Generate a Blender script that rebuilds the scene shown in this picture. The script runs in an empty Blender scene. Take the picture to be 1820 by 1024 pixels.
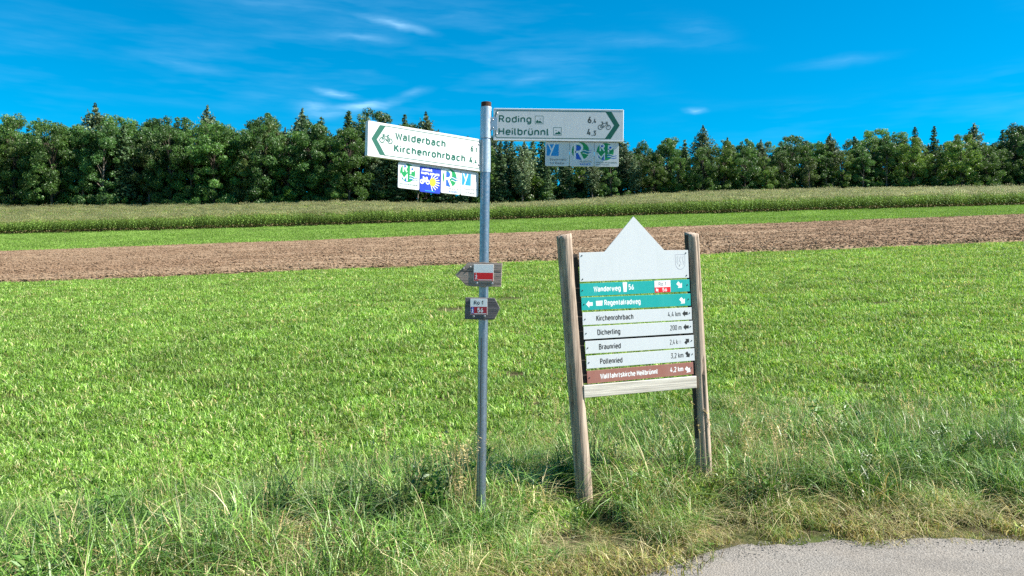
import bpy, math, random
import numpy as np
from mathutils import Matrix, Vector

R = math.radians
scene = bpy.context.scene
COL = scene.collection
rng = np.random.default_rng(7)
random.seed(7)

# ------------------------------------------------------------------ camera
CAMZ = 1.5
cam = bpy.data.cameras.new('camera')
cam.sensor_width = 36.0
cam.lens = 36.0 * 1450.0 / 1820.0
cam.clip_start = 0.05
cam.clip_end = 6000
cam_o = bpy.data.objects.new('camera', cam)
cam_o.location = (0, 0, CAMZ)
cam_o.rotation_euler = (R(90.0) + math.atan(8 / 1450.0), 0, 0)
COL.objects.link(cam_o)
scene.camera = cam_o

# ------------------------------------------------------------------ sun and sky
SUN_EL, SUN_Y = R(45), -0.09
sun_dir = Vector((math.cos(SUN_EL) * math.sqrt(1 - SUN_Y ** 2), math.cos(SUN_EL) * SUN_Y, math.sin(SUN_EL)))
sl = bpy.data.lights.new('sun', 'SUN')
sl.energy = 5.0
sl.angle = R(0.53)
sl.color = (1.0, 0.945, 0.86)
so = bpy.data.objects.new('sun', sl)
so.rotation_euler = sun_dir.to_track_quat('Z', 'Y').to_euler()
so.location = (20, 0, 30)
COL.objects.link(so)

world = bpy.data.worlds.new('World')
scene.world = world
world.use_nodes = True
scene.view_settings.view_transform = 'Standard'
scene.view_settings.look = 'None'
scene.view_settings.gamma = 1.0
scene.view_settings.use_curve_mapping = False
scene.view_settings.exposure = 1.42
scene.cycles.use_denoising = False
scene.cycles.max_bounces = 4
scene.cycles.diffuse_bounces = 3
scene.cycles.glossy_bounces = 2
scene.cycles.transmission_bounces = 3
scene.cycles.caustics_reflective = False
scene.cycles.caustics_refractive = False


class NT:
    """small helper to wire shader nodes"""
    def __init__(self, tree):
        self.t = tree
    def n(self, typ, **kw):
        nd = self.t.nodes.new(typ)
        for k, v in kw.items():
            setattr(nd, k, v)
        return nd
    def set(self, sock, v):
        if isinstance(v, bpy.types.NodeSocket):
            self.t.links.new(v, sock)
        else:
            if hasattr(sock.default_value, '__len__') and not isinstance(v, (int, float)):
                v = tuple(v)
                if len(sock.default_value) == 4 and len(v) == 3:
                    v = v + (1,)
            sock.default_value = v
    def math(self, op, a, b=None, c=None, clamp=False):
        nd = self.n('ShaderNodeMath', operation=op, use_clamp=clamp)
        self.set(nd.inputs[0], a)
        if b is not None: self.set(nd.inputs[1], b)
        if c is not None: self.set(nd.inputs[2], c)
        return nd.outputs[0]
    def mix(self, fac, a, b, blend='MIX'):
        nd = self.n('ShaderNodeMix', data_type='RGBA', blend_type=blend)
        self.set(nd.inputs[0], fac)
        self.set(nd.inputs[6], a)
        self.set(nd.inputs[7], b)
        return nd.outputs[2]
    def noise(self, vec, scale, detail=3, rough=0.55, dist=0.0):
        nd = self.n('ShaderNodeTexNoise')
        if vec is not None: self.t.links.new(vec, nd.inputs['Vector'])
        nd.inputs['Scale'].default_value = scale
        nd.inputs['Detail'].default_value = detail
        nd.inputs['Roughness'].default_value = rough
        nd.inputs['Distortion'].default_value = dist
        return nd.outputs['Fac']
    def ramp(self, fac, stops):
        nd = self.n('ShaderNodeValToRGB')
        self.set(nd.inputs[0], fac)
        el = nd.color_ramp.elements
        while len(el) < len(stops): el.new(0.5)
        for e, (p, c) in zip(el, stops):
            e.position = p
            e.color = (c, c, c, 1) if isinstance(c, (int, float)) else tuple(c) + (1,)
        return nd.outputs[0]
    def mapping(self, vec, scale=(1, 1, 1), rot=(0, 0, 0), loc=(0, 0, 0)):
        nd = self.n('ShaderNodeMapping')
        self.t.links.new(vec, nd.inputs[0])
        nd.inputs[1].default_value = loc
        nd.inputs[2].default_value = rot
        nd.inputs[3].default_value = scale
        return nd.outputs[0]


STREAKS = [(640, 26, 770, 58, 7, .40), (550, 158, 640, 176, 6, .50), (580, 200, 712, 178, 8, .62), (520, 190, 600, 196, 16, .34), (560, 60, 720, 72, 9, .15),
           (915, 146, 975, 137, 8, .14), (980, 60, 1310, 82, 12, .06), (1180, 40, 1310, 62, 22, .06), (1215, 194, 1262, 197, 5, .36), (700, 172, 770, 158, 7, .16), (1395, 120, 1600, 95, 9, .08), (230, 90, 400, 130, 10, .12)]


def build_world():
    t = world.node_tree
    t.nodes.clear()
    N = NT(t)
    sky = N.n('ShaderNodeTexSky', sky_type='NISHITA')
    sky.sun_disc = False
    sky.sun_elevation = SUN_EL
    sky.sun_rotation = math.atan2(sun_dir.x, sun_dir.y)
    sky.altitude = 400
    sky.air_density = 1.0
    sky.dust_density = 0.0
    sky.ozone_density = 3.0
    # the deep clear blue of that day
    hs = N.n('ShaderNodeHueSaturation')
    t.links.new(sky.outputs[0], hs.inputs['Color'])
    hs.inputs['Hue'].default_value = 0.487
    hs.inputs['Saturation'].default_value = 2.0
    hs.inputs['Value'].default_value = 1.0
    base = hs.outputs[0]
    tc = N.n('ShaderNodeTexCoord').outputs['Generated']
    sp = N.n('ShaderNodeSeparateXYZ')
    t.links.new(tc, sp.inputs[0])
    x, y, z = sp.outputs
    az = N.math('ARCTAN2', x, y)                        # 0 straight ahead, + to the right
    el = N.math('ARCSINE', z)
    cb = N.n('ShaderNodeCombineXYZ')
    t.links.new(az, cb.inputs[0]); t.links.new(el, cb.inputs[1])
    pv = cb.outputs[0]
    # thin cirrus veils all over the sky
    m1 = N.mapping(pv, scale=(2.2, 13.0, 1), rot=(0, 0, R(14)))
    veil = N.noise(m1, 1.6, 4, 0.62, 0.0)
    m2 = N.mapping(pv, scale=(0.9, 2.6, 1), loc=(3.1, 0.4, 0))
    big = N.noise(m2, 2.3, 2, 0.5)
    cir = N.math('MULTIPLY', N.ramp(veil, [(0.44, 0.0), (0.74, 1.0)]), N.ramp(big, [(0.42, 0.0), (0.62, 1.0)]))
    cir = N.math('MULTIPLY', cir, 0.10)
    # single streaks: ends, half width (in the scale of a 1450 unit focal length), strength
    wob = N.n('ShaderNodeTexNoise'); t.links.new(pv, wob.inputs['Vector'])
    wob.inputs['Scale'].default_value = 30; wob.inputs['Detail'].default_value = 3
    wv = N.n('ShaderNodeVectorMath', operation='MULTIPLY_ADD')
    t.links.new(wob.outputs['Color'], wv.inputs[0]); wv.inputs[1].default_value = (.02, .008, 0); t.links.new(pv, wv.inputs[2])
    pw = wv.outputs[0]
    total = cir
    def pix(px, py):
        a = math.atan((px - 910) / 1450.0)
        return a + .01, math.atan((520 - py) / 1450.0 * math.cos(a)) + .004
    for (x0, y0, x1, y1, wd, st) in STREAKS:
        a0, e0 = pix(x0, y0); a1, e1 = pix(x1, y1)
        mp = N.n('ShaderNodeMapping', vector_type='TEXTURE')
        t.links.new(pw, mp.inputs[0])
        mp.inputs[1].default_value = ((a0 + a1) / 2, (e0 + e1) / 2, 0)
        mp.inputs[2].default_value = (0, 0, math.atan2(e1 - e0, a1 - a0))
        mp.inputs[3].default_value = (math.hypot(a1 - a0, e1 - e0) * .75, wd * 1.7 / 1450.0, 1)
        gr = N.n('ShaderNodeTexGradient', gradient_type='QUADRATIC_SPHERE')
        t.links.new(mp.outputs[0], gr.inputs[0])
        total = N.math('MULTIPLY_ADD', gr.outputs['Fac'], st, total)
    fib = N.noise(N.mapping(pw, scale=(5, 42, 1), rot=(0, 0, R(-12))), 2.2, 4, .62)
    total = N.math('MULTIPLY', total, N.ramp(fib, [(.32, .25), (.62, 1.5)]))
    total = N.math('MINIMUM', total, 0.6)
    cloudc = N.mix(total, base, (3.6, 6.4, 8.8))
    bg = N.n('ShaderNodeBackground')
    t.links.new(cloudc, bg.inputs[0])
    bg.inputs[1].default_value = 0.063
    out = N.n('ShaderNodeOutputWorld')
    t.links.new(bg.outputs[0], out.inputs[0])


build_world()

# ------------------------------------------------------------------ generic helpers
def mesh_np(name, verts, faces, mats=(), mat_idx=None, col=None, smooth=False):
    """verts (N,3); faces: array (M,k) or list of arrays with differing k; col: per vertex rgb"""
    me = bpy.data.meshes.new(name)
    verts = np.asarray(verts, dtype=np.float32)
    if not isinstance(faces, list): faces = [faces]
    faces = [np.asarray(f, dtype=np.int32) for f in faces if len(f)]
    loops = np.concatenate([f.ravel() for f in faces])
    tot = np.concatenate([np.full(len(f), f.shape[1], dtype=np.int32) for f in faces])
    start = np.concatenate([[0], np.cumsum(tot)[:-1]]).astype(np.int32)
    me.vertices.add(len(verts)); me.vertices.foreach_set('co', verts.ravel())
    me.loops.add(len(loops)); me.loops.foreach_set('vertex_index', loops)
    me.polygons.add(len(tot)); me.polygons.foreach_set('loop_start', start); me.polygons.foreach_set('loop_total', tot)
    if mat_idx is not None: me.polygons.foreach_set('material_index', np.asarray(mat_idx, dtype=np.int32))
    me.polygons.foreach_set('use_smooth', np.full(len(tot), smooth))
    for m in mats: me.materials.append(m)
    if col is not None:
        a = me.color_attributes.new('col', 'FLOAT_COLOR', 'POINT')
        c = np.ones((len(verts), 4), dtype=np.float32); c[:, :3] = col
        a.data.foreach_set('color', c.ravel())
    me.update(calc_edges=True)
    me.validate()
    return me


def link(name, me, parent=None, loc=None, mat=None):
    o = bpy.data.objects.new(name, me)
    COL.objects.link(o)
    if parent is not None: o.parent = parent
    if mat is not None: o.matrix_local = mat
    elif loc is not None: o.location = loc
    return o


def tag(o, label=None, cat=None, group=None, kind=None):
    if label: o['label'] = label
    if cat: o['category'] = cat
    if group: o['group'] = group
    if kind: o['kind'] = kind
    return o


def empty(name, loc):
    o = bpy.data.objects.new(name, None)
    o.empty_display_size = 0.2
    COL.objects.link(o); o.location = loc
    return o


class Geo:
    """collects polygons (with a material index) into one mesh"""
    def __init__(self): self.v = []; self.f = []; self.m = []
    def add(self, vs, fs, m=0):
        b = len(self.v); self.v += [tuple(p) for p in vs]
        for f in fs: self.f.append([i + b for i in f]); self.m.append(m)
        return self
    def box(self, x0, x1, y0, y1, z0, z1, m=0, bev=0.0):
        if bev <= 0:
            vs = [(x0, y0, z0), (x1, y0, z0), (x1, y1, z0), (x0, y1, z0), (x0, y0, z1), (x1, y0, z1), (x1, y1, z1), (x0, y1, z1)]
            return self.add(vs, [(0, 3, 2, 1), (4, 5, 6, 7), (0, 1, 5, 4), (1, 2, 6, 5), (2, 3, 7, 6), (3, 0, 4, 7)], m)
        return self.prism([(x0, z0), (x1, z0), (x1, z1), (x0, z1)], y0, y1, m, bev)
    def prism(self, pts, y0, y1, m=0, bev=0.0):
        """outline in x,z (counter clockwise) pushed from y0 (front) to y1"""
        n = len(pts)
        rings = []
        if bev > 0:
            ins = inset(pts, bev)
            rings = [(ins, y0), (pts, y0 + bev), (pts, y1 - bev), (ins, y1)]
        else:
            rings = [(pts, y0), (pts, y1)]
        vs = [(p[0], y, p[1]) for ps, y in rings for p in ps]
        fs = [tuple(range(n)), tuple(reversed(range((len(rings) - 1) * n, len(rings) * n)))]
        for r in range(len(rings) - 1):
            for i in range(n):
                j = (i + 1) % n
                fs.append((r * n + j, r * n + i, (r + 1) * n + i, (r + 1) * n + j))
        return self.add(vs, fs, m)
    def cyl(self, p0, p1, r0, r1, n=16, m=0, caps=True):
        p0 = Vector(p0); p1 = Vector(p1); d = (p1 - p0).normalized()
        a = d.orthogonal().normalized(); b = d.cross(a)
        vs = []
        for p, r in ((p0, r0), (p1, r1)):
            for i in range(n):
                t = 2 * math.pi * i / n
                vs.append(p + a * (r * math.cos(t)) + b * (r * math.sin(t)))
        fs = [(i, (i + 1) % n, n + (i + 1) % n, n + i) for i in range(n)]
        if caps: fs += [tuple(reversed(range(n))), tuple(range(n, 2 * n))]
        return self.add(vs, fs, m)
    def mesh(self, name, mats, smooth=False):
        me = bpy.data.meshes.new(name)
        me.from_pydata(self.v, [], self.f)
        for m in (mats if isinstance(mats, (list, tuple)) else [mats]): me.materials.append(m)
        me.polygons.foreach_set('material_index', self.m)
        if smooth:
            me.polygons.foreach_set('use_smooth', [len(p.vertices) == 4 for p in me.polygons])
        me.update()
        return me


def inset(pts, d):
    n = len(pts); out = []
    for i in range(n):
        p = Vector(pts[i]).to_2d() if len(pts[i]) > 2 else Vector(pts[i])
        a = (p - Vector(pts[i - 1])).normalized(); b = (Vector(pts[(i + 1) % n]) - p).normalized()
        na = Vector((-a.y, a.x)); nb = Vector((-b.y, b.x))
        m = (na + nb); k = max(m.dot(na), 0.2)
        out.append(tuple(p + m * (d / k)))
    return out


def rrect(x0, z0, x1, z1, r, n=5):
    pts = []
    for cx, cz, a0 in ((x1 - r, z0 + r, -90), (x1 - r, z1 - r, 0), (x0 + r, z1 - r, 90), (x0 + r, z0 + r, 180)):
        for i in range(n + 1):
            t = R(a0 + 90 * i / n)
            pts.append((cx + r * math.cos(t), cz + r * math.sin(t)))
    return pts


# ------------------------------------------------------------------ materials
def principled(name, base=(.5, .5, .5), rough=.5, metal=0.0, spec=0.5):
    m = bpy.data.materials.new(name)
    m.use_nodes = True
    N = NT(m.node_tree)
    b = m.node_tree.nodes['Principled BSDF']
    b.inputs['Base Color'].default_value = tuple(base) + (1,)
    b.inputs['Roughness'].default_value = rough
    b.inputs['Metallic'].default_value = metal
    b.inputs['Specular IOR Level'].default_value = spec
    return m, N, b


def bump(N, b, h, strength, dist=0.01):
    bp = N.n('ShaderNodeBump')
    bp.inputs['Strength'].default_value = strength
    bp.inputs['Distance'].default_value = dist
    N.t.links.new(h, bp.inputs['Height'])
    N.t.links.new(bp.outputs[0], b.inputs['Normal'])


def paint(name, base, rough=.45, dirt=.12, dirtc=(.32, .33, .30), spec=.4):
    m, N, b = principled(name, base, rough, spec=spec)
    tc = N.n('ShaderNodeTexCoord').outputs['Object']
    n1 = N.noise(N.mapping(tc, scale=(9, 9, 3)), 1.5, 5, .65)
    n2 = N.noise(N.mapping(tc, scale=(75, 75, 5)), 1.0, 4, .6)
    f = N.math('MULTIPLY', N.ramp(n1, [(.42, 0), (.75, 1)]), dirt)
    f = N.math('ADD', f, N.math('MULTIPLY', N.ramp(n2, [(.5, 0), (.75, 1)]), dirt * .8))
    N.set(b.inputs['Base Color'], N.mix(f, base, dirtc))
    N.set(b.inputs['Roughness'], N.math('MULTIPLY_ADD', n1, .25, rough - .1))
    return m


def galvanised(name, tint=(.27, .33, .41), rough=.36, metal=.85):
    m, N, b = principled(name, tint, rough, metal)
    tc = N.n('ShaderNodeTexCoord').outputs['Object']
    vo = N.n('ShaderNodeTexVoronoi'); N.t.links.new(tc, vo.inputs[0]); vo.inputs['Scale'].default_value = 90
    sp = N.n('ShaderNodeSeparateColor'); N.t.links.new(vo.outputs['Color'], sp.inputs[0])
    st = N.noise(N.mapping(tc, scale=(30, 30, 1.2)), 1.5, 5, .6)
    c = N.mix(N.math('MULTIPLY', sp.outputs[0], .35), tint, tuple(k * .72 for k in tint))
    c = N.mix(N.ramp(st, [(.45, 0), (.72, .5)]), c, tuple(k * .6 for k in tint))
    N.set(b.inputs['Base Color'], c)
    N.set(b.inputs['Roughness'], N.math('MULTIPLY_ADD', sp.outputs[1], .16, rough - .06))
    return m


def wood(name, light, dark, axis=2, scale=1.0, rough=.85, contrast=(.35, .68), bumpd=.004):
    """weathered timber, grain along the given object axis"""
    m, N, b = principled(name, light, rough, spec=.25)
    tc = N.n('ShaderNodeTexCoord').outputs['Object']
    s = [38 * scale] * 3; s[axis] = 1.6 * scale
    g = N.noise(N.mapping(tc, scale=s), 1.0, 6, .7, .4)
    s2 = [110 * scale] * 3; s2[axis] = 2.5 * scale
    g2 = N.noise(N.mapping(tc, scale=s2, loc=(3, 1, 7)), 1.0, 3, .6)
    s3 = [5 * scale] * 3; s3[axis] = 1.2 * scale
    g3 = N.noise(N.mapping(tc, scale=s3, loc=(8, 2, 1)), 1.0, 3, .6)
    f = N.ramp(g, [(contrast[0], 0), (contrast[1], 1)])
    c = N.mix(f, dark, light)
    c = N.mix(N.math('MULTIPLY', N.ramp(g2, [(.5, 0), (.66, 1)]), .45), c, tuple(k * .45 for k in dark))
    c = N.mix(N.math('MULTIPLY', N.ramp(g3, [(.4, 0), (.7, 1)]), .35), c, tuple(k * .62 for k in light))
    N.set(b.inputs['Base Color'], c)
    h = N.math('ADD', g, N.math('MULTIPLY', g2, .6))
    bump(N, b, h, .9, bumpd)
    return m


def foliage(name, rough=.5, trans=.3, noise_scale=.0, spec=.3, vary=.3, dry=None, big=.25, mul=1.0):
    """leaf material: colour from the mesh's own 'col', varied per instance and over the land"""
    m, N, b = principled(name, (.1, .2, .05), rough, spec=spec)
    at = N.n('ShaderNodeAttribute', attribute_name='col').outputs['Color']
    rnd = N.n('ShaderNodeObjectInfo').outputs['Random']
    c = N.mix(1.0, at, N.ramp(rnd, [(0, (1 - vary) * mul), (1, (1 + vary * .8) * mul)]), 'MULTIPLY')
    if noise_scale:
        pos = N.n('ShaderNodeNewGeometry').outputs['Position']
        nz = N.noise(pos, noise_scale, 4, .6)
        c = N.mix(1.0, c, N.ramp(nz, [(.3, 1 - big), (.7, 1 + big)]), 'MULTIPLY')
        if dry is not None:
            nz2 = N.noise(N.mapping(pos, loc=(11, 5, 2)), noise_scale * 1.7, 5, .65)
            c = N.mix(N.math('MULTIPLY', N.ramp(nz2, [(.54, 0), (.72, 1)]), .5), c, dry)
    N.set(b.inputs['Base Color'], c)
    tr = N.n('ShaderNodeBsdfTranslucent')
    N.set(tr.inputs[0], N.mix(1.0, c, (1.15, 1.1, .7), 'MULTIPLY'))
    mx = N.n('ShaderNodeMixShader'); mx.inputs[0].default_value = trans
    N.t.links.new(b.outputs[0], mx.inputs[1]); N.t.links.new(tr.outputs[0], mx.inputs[2])
    N.t.links.new(mx.outputs[0], N.t.nodes['Material Output'].inputs[0])
    return m


M = {}
M['white'] = paint('sign_white', (.64, .655, .655), .42, .14)
M['board_white'] = paint('board_white', (.535, .565, .58), .4, .18, (.37, .42, .43))
M['alu'] = paint('aluminium_edge', (.66, .68, .70), .35, .12)
M['green'] = paint('sign_green', (.002, .105, .068), .45, .05)
M['black'] = paint('print_black', (.018, .02, .02), .5, .0)
M['grey_print'] = paint('faded_print', (.42, .44, .46), .5, .0)
M['ink'] = paint('print_dark_grey', (.07, .085, .08), .5, .0)
M['turq'] = paint('board_turquoise', (.005, .32, .30), .42, .10, (.08, .50, .48))
M['brown'] = paint('board_brown', (.285, .115, .088), .5, .25, (.37, .21, .18))
M['print_white'] = paint('print_white', (.76, .77, .77), .45, .04)
M['red'] = paint('marker_red', (.66, .008, .014), .4, .04)
M['darkred'] = paint('marker_crimson', (.34, .008, .028), .4, .06)
M['blue'] = paint('plate_blue', (.006, .035, .42), .4, .03)
M['midblue'] = paint('emblem_blue', (.012, .10, .48), .4, .0)
M['cyan'] = paint('emblem_sky_blue', (.015, .27, .62), .4, .0)
M['leafgreen'] = paint('emblem_green', (.006, .26, .075), .4, .0)
M['yellow'] = paint('shell_yellow', (.78, .60, .03), .4, .0)
M['line'] = paint('thin_print', (.27, .28, .33), .5, .0)
M['steel'] = galvanised('galvanised_pole')
M['sleeve'] = galvanised('sleeve_aluminium', (.50, .55, .61), .40, .6)
M['screw'] = principled('screw_steel', (.35, .36, .37), .4, .8)[0]
M['darkscrew'] = principled('dark_screw', (.03, .03, .032), .5, .3)[0]
M['rust'] = wood('rusty_cap', (.11, .055, .032), (.035, .018, .012), 2, 1.2, .9)
M['post'] = wood('weathered_post', (.50, .40, .31), (.17, .125, .095), 2, 1.0, .88, (.34, .62), .006)
M['beam'] = wood('bleached_beam', (.64, .60, .52), (.38, .34, .29), 0, .8, .85, (.3, .6), .004)
M['batten'] = wood('dark_batten', (.075, .06, .05), (.03, .024, .02), 2, 1.0)
M['plank'] = wood('grey_plank', (.47, .37, .31), (.19, .145, .12), 0, 1.1, .88, (.36, .62), .006)
M['plank_dark'] = wood('dark_plank', (.20, .18, .18), (.085, .075, .078), 0, 1.0, .85)
M['bark'] = wood('bark', (.14, .11, .085), (.05, .04, .032), 2, .06, .9)
M['bark_pale'] = wood('bark_pale', (.26, .22, .18), (.10, .08, .065), 2, .06, .9)

# ------------------------------------------------------------------ the land
def np_noise(x, y, seed=0, octaves=3):
    """value noise, roughly -1..1"""
    out = np.zeros(np.broadcast(x, y).shape); amp = 1.0; tot = 0
    for o in range(octaves):
        xi = np.floor(x).astype(np.int64); yi = np.floor(y).astype(np.int64)
        fx = x - xi; fy = y - yi
        fx = fx * fx * (3 - 2 * fx); fy = fy * fy * (3 - 2 * fy)
        def h(a, b):
            n = (a * 374761393 + b * 668265263 + (seed + o * 17) * 2147483) & 0xFFFFFFFF
            n = ((n ^ (n >> 13)) * 1274126177) & 0xFFFFFFFF
            return ((n ^ (n >> 16)) & 0xFFFF) / 32767.5 - 1
        v = (h(xi, yi) * (1 - fx) + h(xi + 1, yi) * fx) * (1 - fy) + (h(xi, yi + 1) * (1 - fx) + h(xi + 1, yi + 1) * fx) * fy
        out = out + amp * v; tot += amp; amp *= .5; x = x * 2.03 + 5.3; y = y * 2.03 + 1.7
    return out / tot


TY = np.array([-1500, -60, 0, 4, 6.2, 14, 30, 75, 125, 190, 260, 420, 900, 2500], dtype=float)
def _rows(x):
    t = 150 * np.tanh(x / 150)
    tt = 12 * np.tanh(x / 12)
    far = np.interp(x, [-200, -140, -80, -51, -40, -25, -8, 10, 36, 51, 80, 140, 220],
                    [17.6, 17.8, 18.1, 18.5, 19.1, 18.8, 18.1, 18.9, 21.0, 21.5, 22.0, 22.6, 23])
    return np.stack([np.full_like(x, -6.), np.full_like(x, -2.1), np.full_like(x, -1.53), np.full_like(x, -1.50), -1.44 + .012 * tt,
                     -.60 + .028 * t, 1.06 + .041 * t, 5.43 + .037 * t, 11.1 + .031 * t, far, 27 + .03 * t, 40 + .02 * t,
                     np.full_like(x, 52), np.full_like(x, 60)])


def terrain(x, y):
    x = np.asarray(x, dtype=float); y = np.asarray(y, dtype=float)
    x, y = np.broadcast_arrays(x, y)
    xs = (_rows(x) + _rows(x + 4) + _rows(x - 4)) / 3
    i = np.clip(np.searchsorted(TY, y) - 1, 0, len(TY) - 2)
    d = np.diff(TY)
    sl = np.diff(xs, axis=0) / d.reshape((-1,) + (1,) * x.ndim)
    tan = np.empty_like(xs); tan[0] = sl[0]; tan[-1] = sl[-1]
    s0, s1 = sl[:-1], sl[1:]
    tan[1:-1] = np.where(s0 * s1 > 0, 2 * s0 * s1 / (s0 + s1 + 1e-9), 0)
    g = lambda a, k: np.take_along_axis(a, k[None], 0)[0]
    h = d[i]; t = np.clip((y - TY[i]) / h, 0, 1)
    p0, p1, m0, m1 = g(xs, i), g(xs, i + 1), g(tan, i) * h, g(tan, i + 1) * h
    z = (2 * t ** 3 - 3 * t ** 2 + 1) * p0 + (t ** 3 - 2 * t ** 2 + t) * m0 + (-2 * t ** 3 + 3 * t ** 2) * p1 + (t ** 3 - t ** 2) * m1
    return z + CAMZ


def tz(x, y): return float(terrain(np.array([x]), np.array([y]))[0])


# road edge seen from above
EDGE = np.array([(-60, -22), (-20, -5.5), (-8, .4), (-3, 2.0), (-.5, 3.62), (.40, 4.28), (.68, 4.48), (1.32, 4.88), (2.2, 5.04), (3.4, 4.98), (6, 4.5), (12, 3.0), (24, -.6), (70, -18)], dtype=float)
EDGE[:, 1] -= .13
def edge_y(x): return np.interp(x, EDGE[:, 0], EDGE[:, 1])


def grid_mesh(name, xs, ys, mats, dz=0.0, zf=None):
    X, Y = np.meshgrid(xs, ys)
    Z = terrain(X, Y) + dz
    if zf is not None: Z = Z + zf(X, Y)
    v = np.stack([X, Y, Z], -1).reshape(-1, 3)
    nx, ny = len(xs), len(ys)
    i = np.arange((ny - 1) * nx).reshape(ny - 1, nx)[:, :-1].ravel()
    f = np.stack([i, i + 1, i + nx + 1, i + nx], -1)
    return mesh_np(name, v, f, mats, smooth=True)


def ground_material():
    m, N, b = principled('meadow_soil', (.08, .1, .03), .9, spec=.1)
    pos = N.n('ShaderNodeNewGeometry').outputs['Position']
    n1 = N.noise(pos, .35, 5, .6); n2 = N.noise(pos, 9, 5, .7); n3 = N.noise(pos, 2.2, 4, .6)
    near = N.mix(N.ramp(n2, [(.35, 0), (.65, 1)]), (.030, .032, .012), (.10, .085, .042))
    near = N.mix(N.math('MULTIPLY', N.ramp(n3, [(.45, 0), (.65, 1)]), .6), near, (.06, .10, .02))
    sp = N.n('ShaderNodeSeparateXYZ'); N.t.links.new(pos, sp.inputs[0])
    # mown strip beyond the ploughed field: short pale turf
    far = N.mix(N.ramp(n2, [(.3, 0), (.7, 1)]), (.12, .22, .032), (.19, .30, .06))
    far = N.mix(N.math('MULTIPLY', N.ramp(n1, [(.4, 0), (.65, 1)]), .5), far, (.15, .20, .05))
    fy = N.ramp(N.math('DIVIDE', N.math('SUBTRACT', sp.outputs[1], 60), 10), [(0, 0), (1, 1)])
    c = N.mix(fy, near, far)
    # woodland litter from the back of the maize on
    fl = N.ramp(N.math('DIVIDE', N.math('SUBTRACT', sp.outputs[1], 126), 2), [(0, 0), (1, 1)])
    c = N.mix(fl, c, N.mix(n2, (.05, .038, .02), (.09, .065, .035)))
    N.set(b.inputs['Base Color'], c)
    bump(N, b, n2, .6, .05)
    return m


M['ground'] = ground_material()
xs = np.unique(np.concatenate([np.linspace(-2000, -260, 20), np.linspace(-260, -40, 56), np.linspace(-40, 40, 81), np.linspace(40, 260, 56), np.linspace(260, 2000, 20)]))
ys = np.unique(np.concatenate([np.linspace(-1500, -60, 14), np.linspace(-60, 0, 16), np.arange(0, 34, .5), np.arange(34, 130, 1.5), np.arange(130, 270, 3.0), np.linspace(270, 2400, 40)]))
g = link('ground', grid_mesh('ground', xs, ys, [M['ground']]))
tag(g, 'sloping ground under meadow, fields and wood', None, None, 'structure')


def road_material():
    m, N, b = principled('road_asphalt', (.2, .19, .18), .9, spec=.2)
    pos = N.n('ShaderNodeNewGeometry').outputs['Position']
    n1 = N.noise(pos, 75, 5, .8); n2 = N.noise(pos, 3, 5, .6)
    vo = N.n('ShaderNodeTexVoronoi'); N.t.links.new(pos, vo.inputs[0]); vo.inputs['Scale'].default_value = 95
    c = N.mix(N.ramp(n1, [(.36, 0), (.62, 1)]), (.085, .079, .071), (.28, .26, .232))
    c = N.mix(N.math('MULTIPLY', N.ramp(n2, [(.4, 0), (.7, 1)]), .4), c, (.26, .225, .185))
    n5 = N.noise(pos, 1.1, 4, .6)
    c = N.mix(N.math('MULTIPLY', N.ramp(n5, [(.5, 0), (.62, 1)]), .35), c, (.12, .108, .095))
    N.set(b.inputs['Base Color'], c)
    bump(N, b, N.math('ADD', n1, vo.outputs['Distance']), .8, .006)
    return m


M['road'] = road_material()
def build_road():
    ex = np.unique(np.concatenate([np.linspace(-60, -6, 40), np.arange(-6, 14, .06), np.linspace(14, 70, 40)]))
    ey = edge_y(ex) + .07 * np_noise(ex * 3.1, ex * 0 + 2, 3, 3) + .05 * np_noise(ex * 11, ex * 0, 5, 3)
    w = np.array([0, .05, .15, .4, 1.0, 2.0, 3.6])
    X = np.repeat(ex[:, None], len(w), 1); Y = ey[:, None] - w[None]
    Z = terrain(X, Y) + .016 + .02 * np.clip(w[None] / 1.5, 0, 1)
    Z[:, 0] -= .04
    v = np.stack([X, Y, Z], -1).reshape(-1, 3)
    nw = len(w)
    i = np.arange((len(ex) - 1) * nw).reshape(-1, nw)[:, :-1].ravel()
    return mesh_np('road', v, np.stack([i, i + 1, i + nw + 1, i + nw], -1)[:, ::-1], [M['road']], smooth=True)
tag(link('road', build_road()), 'pale worn asphalt lane along the grass verge', None, None, 'structure')


# ------------------------------------------------------------------ ploughed field
PL0, PL1 = 30.0, 75.0
def plough_near(x): return PL0 + .35 * np_noise(x * .35, x * 0 + 4, 9, 3) + .15 * np_noise(x * 2.3, x * 0, 2, 2)
def plough_far(x): return PL1 + .8 * np_noise(x * .1, x * 0 + 7, 5, 2)
def plough_material():
    m, N, b = principled('ploughed_soil', (.2, .14, .09), .95, spec=.1)
    pos = N.n('ShaderNodeNewGeometry').outputs['Position']
    n1 = N.noise(pos, 5.5, 5, .7); n2 = N.noise(N.mapping(pos, scale=(.04, 1.5, .3)), 1.0, 5, .65); n3 = N.noise(pos, 26, 3, .7); n4 = N.noise(pos, .06, 3, .6)
    c = N.mix(N.ramp(n1, [(.30, 0), (.70, 1)]), (.19, .125, .075), (.37, .27, .18))
    c = N.mix(N.math('MULTIPLY', N.ramp(n3, [(.54, 0), (.70, 1)]), .5), c, (.50, .40, .26))
    c = N.mix(N.math('MULTIPLY', N.ramp(n2, [(.42, 0), (.58, 1)]), .72), c, (.165, .098, .058))
    c = N.mix(N.math('MULTIPLY', N.ramp(n4, [(.42, 0), (.62, 1)]), .35), c, (.19, .12, .075))
    N.set(b.inputs['Base Color'], c)
    bump(N, b, N.math('ADD', n1, N.math('MULTIPLY', n3, .4)), .9, .08)
    return m


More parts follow.
